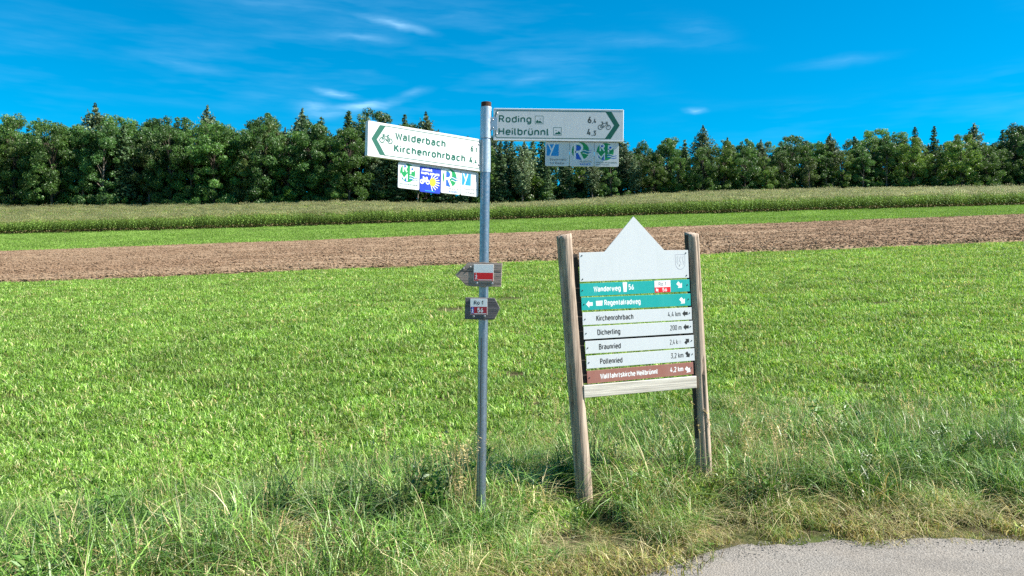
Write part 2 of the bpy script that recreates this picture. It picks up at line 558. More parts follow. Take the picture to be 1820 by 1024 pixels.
M['plough'] = plough_material()
def build_plough():
    px = np.arange(-64, 64.01, .3); nt = 170
    t = np.linspace(0, 1, nt) ** 1.25
    X = np.repeat(px[None], nt, 0)
    y0 = plough_near(px); y1 = plough_far(px)
    Y = y0[None] + (y1 - y0)[None] * t[:, None]
    edge = np.clip(np.minimum(t, 1 - t) * 60, 0, 1)[:, None]
    Z = terrain(X, Y) + .005 + edge * (.075 + .035 * np_noise(X * 2.2, Y * 2.4, 3, 3) + .055 * np.sin(Y * 2 * math.pi / 1.15 + 1.2 * np_noise(X * .2, Y * .2, 8, 2)))
    v = np.stack([X, Y, Z], -1).reshape(-1, 3); nx = len(px)
    i = np.arange((nt - 1) * nx).reshape(nt - 1, nx)[:, :-1].ravel()
    return mesh_np('ploughed_field', v, np.stack([i, i + 1, i + nx + 1, i + nx], -1), [M['plough']], smooth=False)
tag(link('ploughed_field', build_plough()), 'brown ploughed field between two bands of grass', None, None, 'structure')


# ------------------------------------------------------------------ scattering (only for what nobody could count)
def scatter(name, sources, pts, rot, scl, idx):
    coll = bpy.data.collections.new(name + '_sources')
    for k, me in enumerate(sources):
        s = bpy.data.objects.new('%s_source_%02d' % (name, k), me)
        coll.objects.link(s)
    me = bpy.data.meshes.new(name)
    me.vertices.add(len(pts)); me.vertices.foreach_set('co', np.asarray(pts, dtype=np.float32).ravel())
    a = me.attributes.new('rot', 'FLOAT_VECTOR', 'POINT'); a.data.foreach_set('vector', np.asarray(rot, dtype=np.float32).ravel())
    a = me.attributes.new('scl', 'FLOAT_VECTOR', 'POINT'); a.data.foreach_set('vector', np.asarray(scl, dtype=np.float32).ravel())
    a = me.attributes.new('idx', 'INT', 'POINT'); a.data.foreach_set('value', np.asarray(idx, dtype=np.int32))
    me.update()
    o = link(name, me)
    ng = bpy.data.node_groups.new(name, 'GeometryNodeTree')
    ng.interface.new_socket('Geometry', in_out='INPUT', socket_type='NodeSocketGeometry')
    ng.interface.new_socket('Geometry', in_out='OUTPUT', socket_type='NodeSocketGeometry')
    gi = ng.nodes.new('NodeGroupInput'); go = ng.nodes.new('NodeGroupOutput')
    ci = ng.nodes.new('GeometryNodeCollectionInfo'); ci.inputs['Collection'].default_value = coll
    ci.inputs['Separate Children'].default_value = True; ci.inputs['Reset Children'].default_value = True
    ip = ng.nodes.new('GeometryNodeInstanceOnPoints'); ip.inputs['Pick Instance'].default_value = True
    def na(nm, ty):
        n = ng.nodes.new('GeometryNodeInputNamedAttribute'); n.data_type = ty; n.inputs['Name'].default_value = nm
        return n.outputs['Attribute']
    er = ng.nodes.new('FunctionNodeEulerToRotation')
    L = ng.links.new
    L(gi.outputs[0], ip.inputs['Points']); L(ci.outputs[0], ip.inputs['Instance'])
    L(na('idx', 'INT'), ip.inputs['Instance Index'])
    L(na('rot', 'FLOAT_VECTOR'), er.inputs[0]); L(er.outputs[0], ip.inputs['Rotation'])
    L(na('scl', 'FLOAT_VECTOR'), ip.inputs['Scale'])
    L(ip.outputs[0], go.inputs[0])
    md = o.modifiers.new('scatter', 'NODES'); md.node_group = ng
    return o


def lay(x, y, dz=0.0):
    return np.stack([x, y, terrain(x, y) + dz], -1)


def blades(n, rad, h, w, lean, rs, cols, bend=1.0, base_dark=.55, seg=3, square=False):
    """n grass blades in a disc: curved tapering strips; cols: list of (weight, rgb, jitter)"""
    if square: bx, by = rs.uniform(-rad, rad, n), rs.uniform(-rad, rad, n)
    else:
        r = rad * np.sqrt(rs.random(n)); a = rs.uniform(0, 2 * np.pi, n); bx, by = r * np.cos(a), r * np.sin(a)
    H = rs.uniform(h[0], h[1], n); W = rs.uniform(w[0], w[1], n)
    az = rs.uniform(0, 2 * np.pi, n); ln = rs.uniform(lean[0], lean[1], n)
    fa = az + rs.normal(0, .5, n) + np.pi / 2
    ts = np.linspace(0, 1, seg + 1)
    vs = []
    for t in ts:
        out = ln * H * (t ** (1.2 + .9 * bend))
        up = H * (t - .45 * np.clip(ln, 0, 1.4) * bend * t ** 3)
        cx, cy = bx + np.cos(az) * out, by + np.sin(az) * out
        ww = W * (1 - t) ** .6 * .5 if t < 1 else W * 0
        vs.append(np.stack([cx - np.cos(fa) * ww, cy - np.sin(fa) * ww, up], -1))
        vs.append(np.stack([cx + np.cos(fa) * ww, cy + np.sin(fa) * ww, up], -1))
    V = np.stack(vs, 1)                                   # n, 2(seg+1), 3
    k = V.shape[1]
    wts = np.array([c[0] for c in cols], dtype=float); wts /= wts.sum()
    ch = rs.choice(len(cols), n, p=wts)
    rgb = np.array([c[1] for c in cols])[ch] * (1 + rs.uniform(-1, 1, (n, 1)) * np.array([c[2] for c in cols])[ch][:, None])
    C = np.repeat(rgb[:, None], k, 1)
    b = np.arange(n)[:, None] * k
    quads = np.concatenate([np.stack([b[:, 0] + 2 * s, b[:, 0] + 2 * s + 1, b[:, 0] + 2 * s + 3, b[:, 0] + 2 * s + 2], -1) for s in range(seg - 1)])
    s = seg - 1
    tris = np.stack([b[:, 0] + 2 * s, b[:, 0] + 2 * s + 1, b[:, 0] + 2 * s + 2], -1)
    return V.reshape(-1, 3), quads, tris, C.reshape(-1, 3)


def leaves(n, pos, size, rs, col, jit, up=.5, aspect=.45, droop=.3):
    """n flat pointed leaves (two triangles folded to a quad) at pos"""
    az = rs.uniform(0, 2 * np.pi, n); el = rs.uniform(-.2, 1.0, n) * up * np.pi / 2
    L = rs.uniform(size[0], size[1], n)
    d = np.stack([np.cos(az) * np.cos(el), np.sin(az) * np.cos(el), np.sin(el)], -1)
    s = np.stack([-np.sin(az), np.cos(az), rs.normal(0, .25, n)], -1)
    p0 = pos; p2 = pos + d * L[:, None]; p2[:, 2] -= droop * L
    mid = pos + d * (L * .45)[:, None]
    p1 = mid + s * (L * aspect * .5)[:, None]; p3 = mid - s * (L * aspect * .5)[:, None]
    V = np.stack([p0, p1, p2, p3], 1).reshape(-1, 3)
    f = np.arange(n * 4).reshape(n, 4)
    C = np.repeat(np.array(col)[None] * (1 + rs.uniform(-1, 1, (n, 1)) * jit), 4, 0)
    return V, f, C


def join(parts):
    """parts: list of (V, [face arrays], C)"""
    vs, cs, q, t = [], [], [], []; b = 0
    for V, fs, C in parts:
        vs.append(V); cs.append(C)
        for f in fs:
            (q if f.shape[1] == 4 else t).append(f + b)
        b += len(V)
    fl = []
    if q: fl.append(np.concatenate(q))
    if t: fl.append(np.concatenate(t))
    return np.concatenate(vs), fl, np.concatenate(cs)


GREEN = (.125, .245, .028); LIGHT = (.230, .370, .065); DEEP = (.048, .125, .014); STRAW = (.52, .45, .24); PALE = (.40, .50, .22); OCHRE = (.36, .27, .10)

M['meadow'] = foliage('meadow_grass', .5, .35, .9, .35, .25, dry=(.27, .30, .09), mul=1.25)
M['verge'] = foliage('verge_grass', .42, .22, 2.2, .4, .35, dry=(.38, .35, .16), big=.35, mul=1.12)
M['strip'] = foliage('strip_grass', .6, .3, .12, .2, .2)
M['drygrass'] = foliage('dry_grass', .6, .3, 2.5, .3, .25)


def grass_mesh(name, mat, *args, **kw):
    V, q, t, C = blades(*args, **kw)
    return mesh_np(name, V, [q, t], [mat], col=C)


def build_meadow():
    src = []
    for k in range(5):
        rs = np.random.default_rng(100 + k)
        src.append(grass_mesh('meadow_tuft', M['meadow'], 84, (.16, .18, .15, .20, .13)[k], (.025, .085), (.0055, .0115), (.2, 1.2), rs,
                              [(4.2, GREEN, .4), (3.8, LIGHT, .35), (1.2, DEEP, .35), (1.0, PALE, .3), (.4, STRAW, .3)] if k < 4 else
                              [(3, GREEN, .4), (2, LIGHT, .3), (2, STRAW, .3), (1.5, OCHRE, .3)], square=False))
    rs = np.random.default_rng(5)
    n = 40000
    # density falls with distance
    y = 4.9 + 25.4 * rs.random(n) ** .95
    x = (rs.random(n) * 2 - 1) * (.80 * y + 2.5)
    d = y - edge_y(x)
    keep = (d > 1.3 + .5 * np_noise(x * 1.3, y * 1.3, 4, 2)) & (y < plough_near(x) + .15)
    dens = np_noise(x * .9, y * .9, 12, 3)
    keep &= (dens > -.5) | (rs.random(n) < .45)
    for (bx, by, rx, ry) in ((-1.25, 16.6, .45, .55), (-.05, 18.2, .5, .45), (.75, 15.2, .22, .3), (-3.1, 19, .3, .3)):
        keep &= (((x - bx) / rx) ** 2 + ((y - by) / ry) ** 2) > 1
    x, y = x[keep], y[keep]; n = len(x)
    s = rs.uniform(.7, 1.3, n) * (1 + .024 * y) * (1 + .15 * np_noise(x * .8, y * .8, 31, 2))
    o = scatter('meadow_grass', src, lay(x, y, -.005), np.stack([np.zeros(n), np.zeros(n), rs.uniform(0, 6.28, n)], -1),
                np.stack([s, s, s * rs.uniform(.7, 1.25, n) / (1 + .010 * y)], -1), np.where(rs.random(n) < .06, 4, rs.integers(0, 4, n)))
    tag(o, 'short bright green meadow grass behind the signs', 'grass', None, 'stuff')


build_meadow()


def build_strip():
    src = []
    for k in range(3):
        rs = np.random.default_rng(140 + k)
        src.append(grass_mesh('strip_tuft', M['strip'], 120, 1.3, (.05, .16), (.03, .06), (.2, .9), rs,
                              [(4, (.14, .25, .034), .25), (3, (.21, .33, .07), .2), (1, (.27, .34, .12), .2)], seg=2))
    rs = np.random.default_rng(6); n = 7000
    y = rs.uniform(73.5, 126, n); x = (rs.random(n) * 2 - 1) * (.75 * y + 6)
    k = y > plough_far(x) - .1; x, y = x[k], y[k]; n = len(x)
    s = rs.uniform(.8, 1.3, n)
    o = scatter('mown_grass_strip', src, lay(x, y, 0), np.stack([0 * s, 0 * s, rs.uniform(0, 6.28, n)], -1), np.stack([s, s, s], -1), rs.integers(0, 3, n))
    tag(o, 'pale green strip of mown grass in front of the maize', 'grass', None, 'stuff')


build_strip()


def build_clods():
    src = []
    for k in range(4):
        rs = np.random.default_rng(170 + k)
        vs, fs, b = [], [], 0
        ico = [(-.53, 0, .85), (.53, 0, .85), (-.53, 0, -.3), (.53, 0, -.3), (0, .85, .53), (0, .85, -.3), (0, -.85, .53), (0, -.85, -.3), (.85, .53, 0), (-.85, .53, 0), (.85, -.53, 0), (-.85, -.53, 0)]
        tri = [(0, 4, 1), (0, 9, 4), (9, 5, 4), (4, 5, 8), (4, 8, 1), (8, 10, 1), (8, 3, 10), (5, 3, 8), (5, 2, 3), (2, 7, 3), (7, 10, 3), (7, 6, 10), (7, 11, 6), (11, 0, 6), (0, 1, 6), (6, 1, 10), (9, 0, 11), (9, 11, 2), (9, 2, 5), (7, 2, 11)]
        for c in range(22):
            sz = rs.uniform(.018, .055); p = rs.uniform(-.8, .8, 2)
            v = np.array(ico) * sz * rs.uniform(.5, 1.4, (12, 3)) * (1.3, 1, .6); v[:, :2] += p
            vs.append(v); fs.append(np.array(tri) + b); b += 12
        src.append(mesh_np('clod_patch', np.concatenate(vs), np.concatenate(fs), [M['plough']]))
    rs = np.random.default_rng(8); n = 9000
    t = rs.random(n) ** 1.25; x = (rs.random(n) * 2 - 1)
    y = PL0 + (PL1 - PL0) * t; x = x * (.72 * y + 3)
    k = (y > plough_near(x) + .3) & (y < plough_far(x) - .2) & (abs(x) < 62); x, y = x[k], y[k]; n = len(x)
    s = rs.uniform(.7, 1.4, n)
    o = scatter('soil_clods', src, lay(x, y, .08), np.stack([0 * s, 0 * s, rs.uniform(0, 6.28, n)], -1), np.stack([s, s, s], -1), rs.integers(0, 4, n))
    tag(o, 'loose clods of brown soil on the ploughed field', 'soil', None, 'stuff')


build_clods()


# ------------------------------------------------------------------ maize
M['maize'] = foliage('maize_leaf', .5, .3, .25, .3, .35, big=.25)
CORN0, CORN1 = 125.0, 189.0
def build_maize():
    src = []
    for k in range(5):
        rs = np.random.default_rng(200 + k)
        parts = []
        for p in range(9):
            px = -.8 + p * .2 + rs.normal(0, .03); py = rs.normal(0, .05); H = rs.uniform(1.9, 2.3)
            # stalk
            w = .018
            V = np.array([(px - w, py, 0), (px + w, py, 0), (px + w * .5, py, H), (px - w * .5, py, H), (px, py - w, 0), (px, py + w, 0), (px, py + w * .5, H), (px, py - w * .5, H)])
            parts.append((V, [np.array([(0, 1, 2, 3), (4, 5, 6, 7)])], np.tile(np.array([.16, .19, .05]), (8, 1))))
            nl = 9
            for l in range(nl):
                z = H * (.12 + .80 * l / nl); a = (l % 2) * math.pi + rs.normal(0, .5) + p; Lf = rs.uniform(.55, .8) * (1 - .35 * abs(l / nl - .5))
                d = np.array([math.cos(a), math.sin(a), 0]); sd = np.array([-d[1], d[0], 0]) * .045
                q = [np.array([px, py, z]) + d * (Lf * t) + np.array([0, 0, Lf * (.75 * t - 1.0 * t * t)]) for t in (0, .4, .75, 1)]
                V = np.array([q[0] - sd * .5, q[0] + sd * .5, q[1] - sd, q[1] + sd, q[2] - sd * .8, q[2] + sd * .8, q[3]])
                dry = l < 2
                c = np.array([.30, .24, .12]) if dry else np.array([.175, .28, .06]) * rs.uniform(.65, 1.35)
                parts.append((V, [np.array([(0, 1, 3, 2), (2, 3, 5, 4)]), np.array([(4, 5, 6)])], np.tile(c, (7, 1))))
            # tassel
            for t in range(6):
                a = rs.uniform(0, 6.28); d = np.array([math.cos(a), math.sin(a)]) * .15
                V = np.array([(px - .02, py, H - .05), (px + .02, py, H - .05), (px + d[0], py + d[1], H + rs.uniform(.16, .28))])
                parts.append((V, [np.array([(0, 1, 2)])], np.tile(np.array([.58, .52, .27]) * rs.uniform(.75, 1.2), (3, 1))))
        V, f, C = join(parts)
        src.append(mesh_np('maize_row', V, f, [M['maize']], col=C))
    rs = np.random.default_rng(9)
    P = []
    row = 0; y = CORN0
    while y < CORN1:
        xm = .72 * y + 10
        x = np.arange(-xm, xm, 1.75) + rs.uniform(0, 1.7)
        P.append(np.stack([x, np.full_like(x, y) + .25 * np.sin(x * .07) + rs.normal(0, .04, len(x))], -1))
        y += .75 if row < 12 else (1.0 if row % 5 else 2.0)
        row += 1
    P = np.concatenate(P); x, y = P[:, 0], P[:, 1]; n = len(x)
    s = 1 + .12 * np_noise(x * .1, y * .1, 3, 3) + rs.normal(0, .09, n)
    o = scatter('maize_crop', src, lay(x, y, -.02), np.stack([0 * s, 0 * s, rs.integers(0, 2, n) * math.pi + rs.normal(0, .03, n)], -1),
                np.stack([np.ones(n), np.ones(n), s], -1), rs.integers(0, 5, n))
    tag(o, 'ripening maize crop in front of the wood', 'maize', None, 'stuff')


build_maize()


# ------------------------------------------------------------------ the wood
def tube(parts, pts, radii, n=7, col=(.3, .25, .2)):
    V, F = [], []
    for i, (p, r) in enumerate(zip(pts, radii)):
        p = np.array(p, dtype=float)
        d = np.array(pts[min(i + 1, len(pts) - 1)], dtype=float) - np.array(pts[max(i - 1, 0)], dtype=float)
        d /= np.linalg.norm(d) + 1e-9
        a = np.cross(d, (1, 0, 0)) if abs(d[0]) < .8 else np.cross(d, (0, 1, 0)); a /= np.linalg.norm(a); b = np.cross(d, a)
        for k in range(n):
            t = 2 * np.pi * k / n
            V.append(p + r * (a * np.cos(t) + b * np.sin(t)))
    for i in range(len(pts) - 1):
        for k in range(n):
            F.append((i * n + k, i * n + (k + 1) % n, (i + 1) * n + (k + 1) % n, (i + 1) * n + k))
    parts.append((np.array(V), [np.array(F)], np.tile(np.array(col), (len(V), 1))))


def leaf_quads(P, Nrm, size, rs, C):
    n = len(P)
    Nn = Nrm + rs.normal(0, .8, (n, 3)); Nn /= np.linalg.norm(Nn, axis=1)[:, None]
    a = np.cross(Nn, rs.normal(0, 1, (n, 3))); a /= np.linalg.norm(a, axis=1)[:, None] + 1e-9
    b = np.cross(Nn, a)
    s = rs.uniform(size[0], size[1], n)[:, None]; e = rs.uniform(.5, .95, n)[:, None]
    V = np.stack([P - a * s, P - b * s * e * .6 + a * s * .1, P + a * s * .9, P + b * s * e * .6 - a * s * .1], 1).reshape(-1, 3)
    return V, [np.arange(4 * n).reshape(n, 4)], np.repeat(C, 4, 0)


def broadleaf(seed, H=20., Rc=4.6, low=.12, hue=(.050, .095, .018), n=20000, lobes=120):
    rs = np.random.default_rng(seed)
    tr = []
    lean = rs.normal(0, .25, 2)
    tp = [(0, 0, -.8)] + [(lean[0] * t * t + .12 * rs.normal(), lean[1] * t * t + .12 * rs.normal(), H * .8 * t) for t in (.02, .2, .4, .6, .8, 1)]
    tube(tr, tp, [.36, .33, .28, .23, .17, .11, .05], 8)
    # envelope: widest a little below the middle, ragged
    cen, rad, tone = [], [], []
    for i in range(lobes):
        t = rs.uniform(low, .97)
        env = Rc * (1 - abs((t - .42) / .62) ** 2.6) ** .6 if abs((t - .42) / .62) < 1 else .3
        a = rs.uniform(0, 6.283); r = env * rs.uniform(.35, .92)
        cen.append((r * math.cos(a), r * math.sin(a), H * t)); rad.append((rs.uniform(.4, .9) if rs.random() < .6 else rs.uniform(.9, 1.6)) * (1.0 if t < .8 else .8)); tone.append(rs.uniform(.65, 1.35))
        if i % 4 == 0:
            tube(tr, [(0, 0, H * t * .72), (r * .5 * math.cos(a), r * .5 * math.sin(a), H * t * .88), (r * math.cos(a), r * math.sin(a), H * t)], [.10, .07, .03], 5)
    cen = np.array(cen); rad = np.array(rad); tone = np.array(tone)
    k = rs.choice(lobes, n, p=rad ** 2 / (rad ** 2).sum())
    u = rs.normal(0, 1, (n, 3)); u /= np.linalg.norm(u, axis=1)[:, None]; u[:, 2] = u[:, 2] * .8 + .12
    P = cen[k] + u * (rad[k] * rs.uniform(.66, 1.2, n))[:, None]
    C = np.array(hue)[None] * tone[k][:, None] * rs.uniform(.7, 1.35, n)[:, None] * (1 + rs.normal(0, .06, (n, 3)))
    return join(tr), leaf_quads(P, u, (.12, .30), rs, np.clip(C, .004, 1))


def conifer(seed, H=20., Rc=2.9, low=.18, hue=(.040, .070, .028), pine=False):
    rs = np.random.default_rng(seed)
    tr = []
    tube(tr, [(0, 0, -.8), (.1 * rs.normal(), .1 * rs.normal(), H * .4), (.15 * rs.normal(), .15 * rs.normal(), H * .75), (0, 0, H * .99)], [.27, .22, .13, .03], 7)
    # dead twigs on the bare lower trunk
    for i in range(10):
        z = rs.uniform(.03, low) * H; a = rs.uniform(0, 6.28); L = rs.uniform(.5, 1.4)
        tube(tr, [(0, 0, z), (L * math.cos(a), L * math.sin(a), z - .15)], [.03, .012], 4)
    P, Nn, C, S = [], [], [], []
    z = low * H
    while z < H * .985:
        t = (z / H - low) / (1 - low)
        L0 = Rc * ((1 - t) ** .8 * (.55 + .45 * min(1, t * 5)) + .06) if not pine else Rc * (.45 + .75 * math.sin(math.pi * min(1, t * .9 + .12))) * (1 - t ** 5)
        for bnum in range(rs.integers(5, 8)):
            a = rs.uniform(0, 6.283); L = L0 * rs.uniform(.6, 1.15)
            d = np.array([math.cos(a), math.sin(a)]); tone = rs.uniform(.7, 1.35)
            m = max(3, int(L * 7))
            for s in np.linspace(.12, 1, m):
                for q in range(2):
                    w = (1 - .6 * s) * L * .28
                    off = rs.normal(0, w); dz = (-.45 * s * L * .6 + .18 * s ** 3 * L) if not pine else (.25 * s * L + rs.normal(0, .3))
                    P.append((d[0] * s * L - d[1] * off, d[1] * s * L + d[0] * off, z + dz - abs(off) * .3 + rs.normal(0, .08)))
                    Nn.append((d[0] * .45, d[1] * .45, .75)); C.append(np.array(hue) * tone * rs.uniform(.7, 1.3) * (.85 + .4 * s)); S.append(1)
        z += rs.uniform(.34, .62) * (H / 20)
    P = np.array(P); Nn = np.array(Nn); C = np.array(C)
    return join(tr), leaf_quads(P, Nn, (.18, .42), rs, np.clip(C, .004, 1))


def shrub(seed, H=4.5, Rc=2.4, hue=(.048, .10, .018), n=2600):
    rs = np.random.default_rng(seed)
    tr = []
    cen, rad, tone = [], [], []
    for i in range(20):
        t = rs.uniform(.12, .9); a = rs.uniform(0, 6.28); r = Rc * math.sqrt(max(.05, 1 - t * t)) * rs.uniform(.2, .85)
        cen.append((r * math.cos(a), r * math.sin(a), H * t)); rad.append(rs.uniform(.45, .85)); tone.append(rs.uniform(.7, 1.3))
        if i % 3 == 0: tube(tr, [(0, 0, -.3), (r * .4 * math.cos(a), r * .4 * math.sin(a), H * t * .6), (r * math.cos(a), r * math.sin(a), H * t)], [.06, .04, .015], 5)
    cen = np.array(cen); rad = np.array(rad); tone = np.array(tone)
    k = rs.integers(0, 20, n); u = rs.normal(0, 1, (n, 3)); u /= np.linalg.norm(u, axis=1)[:, None]
    P = cen[k] + u * (rad[k] * rs.uniform(.6, 1.15, n))[:, None]; P[:, 2] = np.maximum(P[:, 2], .1)
    C = np.array(hue)[None] * tone[k][:, None] * rs.uniform(.7, 1.35, n)[:, None]
    return join(tr), leaf_quads(P, u, (.13, .28), rs, C)


M['leaf'] = foliage('tree_leaf', .45, .40, 0, .4, .35, mul=1.6)
M['needle'] = foliage('tree_needle', .55, .2, 0, .25, .25, mul=1.7)


def tree_proto(res, leafm, barkm):
    (tv, tf, tcol), (lv, lf, lc) = res
    return mesh_np('trunk', tv, tf, [barkm], smooth=True), mesh_np('crown', lv, lf, [leafm], col=lc)


KIND = {
    'oak': ('oak_tree', 'broad round-crowned green broadleaf tree', [tree_proto(broadleaf(300 + i, 20, 5.9, .03, h), M['leaf'], M['bark']) for i, h in enumerate([(.054, .112, .026), (.062, .122, .028), (.046, .098, .026), (.070, .120, .026)])]),
    'beech': ('beech_tree', 'slim dark green broadleaf tree', [tree_proto(broadleaf(320 + i, 20, 4.0, .10, h, 14000, 66), M['leaf'], M['bark_pale']) for i, h in enumerate([(.044, .095, .026), (.052, .105, .030), (.074, .112, .034)])]),
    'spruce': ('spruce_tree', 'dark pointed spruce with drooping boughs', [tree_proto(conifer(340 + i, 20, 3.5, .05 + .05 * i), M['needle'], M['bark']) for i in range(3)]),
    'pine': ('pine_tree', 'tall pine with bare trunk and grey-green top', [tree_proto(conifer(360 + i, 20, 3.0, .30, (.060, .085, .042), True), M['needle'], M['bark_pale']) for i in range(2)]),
}
SHRUB = [tree_proto(shrub(380 + i, 4.5, 2.5, h), M['leaf'], M['bark']) for i, h in enumerate([(.052, .11, .018), (.040, .085, .016), (.062, .12, .024)])]
ORD = ['first', 'second', 'third', 'fourth', 'fifth', 'sixth', 'seventh', 'eighth', 'ninth', 'tenth', 'eleventh', 'twelfth', 'thirteenth', 'fourteenth', 'fifteenth', 'sixteenth', 'seventeenth', 'eighteenth', 'nineteenth', 'twentieth']
TENS = {2: 'twenty', 3: 'thirty', 4: 'forty', 5: 'fifty', 6: 'sixty', 7: 'seventy', 8: 'eighty'}
def order(i):
    n = i + 1
    if n <= 20: return ORD[i]
    t, u = divmod(n, 10)
    return TENS[t] + '-' + ORD[u - 1] if u else TENS[t][:-1] + 'ieth'


def plant_tree(kind, x, y, h, label, group, variant, rz):
    name, _, pr = KIND[kind]
    tm, cm = pr[variant % len(pr)]
    e = empty(name, (x, y, tz(x, y)))
    s = h / 20.0
    wdt = s * random.uniform(.92, 1.12)
    e.scale = (wdt, wdt, s); e.rotation_euler = (0, 0, rz)
    link('trunk', tm, e); link('crown', cm, e)
    tag(e, label, 'tree', group)


def front_height(x):
    # heights along the forest edge, metres
    return float(np.interp(x, [-140, -80, -52, -38, -20, -6, 10, 26, 40, 55, 90, 140], [22.5, 23, 23, 22.4, 20.4, 18.4, 16.6, 15.2, 15.8, 14.4, 15.4, 16]))


def kind_at(x, rs, row):
    pr = float(np.interp(x, [-140, -60, -38, -22, 0, 14, 24, 34, 50, 140], [.15, .05, .10, .55, .85, .75, .40, .15, .25, .3]))  # share of conifers
    if row: pr = min(.9, pr + .07)
    if rs.random() < pr: return 'spruce' if rs.random() < (.75 if row == 0 else .55) else 'pine'
    return 'oak' if rs.random() < .68 else 'beech'


def build_wood():
    rs = np.random.default_rng(21)
    rows = [(191.5, 5.2, 0), (197, 4.8, 1), (203.5, 5.2, 2), (212, 6.0, 3)]
    short = {'oak': 'rounded broadleaf crown', 'beech': 'slim broadleaf crown', 'spruce': 'pointed spruce top', 'pine': 'loose grey-green pine top'}
    for y0, sp, row in rows:
        xs_ = []
        lim = 134 + row * 4
        x = -lim
        while x < lim:
            xs_.append(x); x += sp * rs.uniform(.78, 1.22)
        for i, x in enumerate(xs_):
            y = y0 + rs.uniform(-1.6, 1.6)
            k = kind_at(x, rs, row)
            h = front_height(x) * rs.uniform(*((.66, 1.0) if row == 0 else (.80, 1.10))) * (1.0, 1.02, 1.03, 1.0)[row] * (1.07 if k in ('spruce', 'pine') and row else 1)
            v = int(rs.integers(0, 12)); rz = rs.uniform(0, 6.28)
            if row == 0:
                lab = '%s, %s from left in the front row' % (KIND[k][1], order(i))
            else:
                lab = '%s in the %s row of the wood, %s from the left' % (short[k], ('', 'second', 'third', 'rearmost')[row], order(i))
            plant_tree(k, x, y, h, lab, 'trees in the %s row of the wood' % ('front', 'second', 'third', 'rearmost')[row], v, rz)
    # low growth along the edge of the wood and under its first trees
    for row, (y0, step, s0, s1) in enumerate([(190.4, 6.5, .55, 1.15), (195.0, 4.2, 1.1, 1.8), (200.5, 4.4, 1.3, 2.0)]):
        x = -132; sh = []
        while x < 132:
            sh.append(x); x += step * rs.uniform(.65, 1.35)
        for i, x in enumerate(sh):
            y = y0 + rs.uniform(-.5, 1.2)
            s = rs.uniform(s0, s1) * (1.35 if -60 < x < -44 and row == 0 else 1)
            tm, cm = SHRUB[int(rs.integers(0, 3))]
            e = empty('shrub', (x, y, tz(x, y))); e.scale = (s, s, s); e.rotation_euler = (0, 0, rs.uniform(0, 6.28))
            link('stem', tm, e); link('foliage', cm, e)
            tag(e, ('low green shrub at the foot of the wood, %s from the left', 'tall understorey shrub between the first trees, %s from the left', 'dark understorey shrub deeper under the trees, %s from the left')[row] % order(i),
                'shrub', ('shrubs along the edge of the wood', 'understorey shrubs', 'deeper understorey shrubs')[row])


build_wood()

# ------------------------------------------------------------------ lettering: a small upright stroke alphabet
def E(cx, cy, rx, ry, a0, a1, n=9):
    return [(cx + rx * math.cos(R(a0 + (a1 - a0) * i / n)), cy + ry * math.sin(R(a0 + (a1 - a0) * i / n))) for i in range(n + 1)]


def stadium(x0, x1, y0, y1, a0=90, a1=450):
    """rounded upright o, as in road sign lettering"""
    r = (x1 - x0) / 2; cx = (x0 + x1) / 2
    return E(cx, y1 - r, r, r, 180, 0) + E(cx, y0 + r, r, r, 0, -180) + [(x0, y1 - r)]


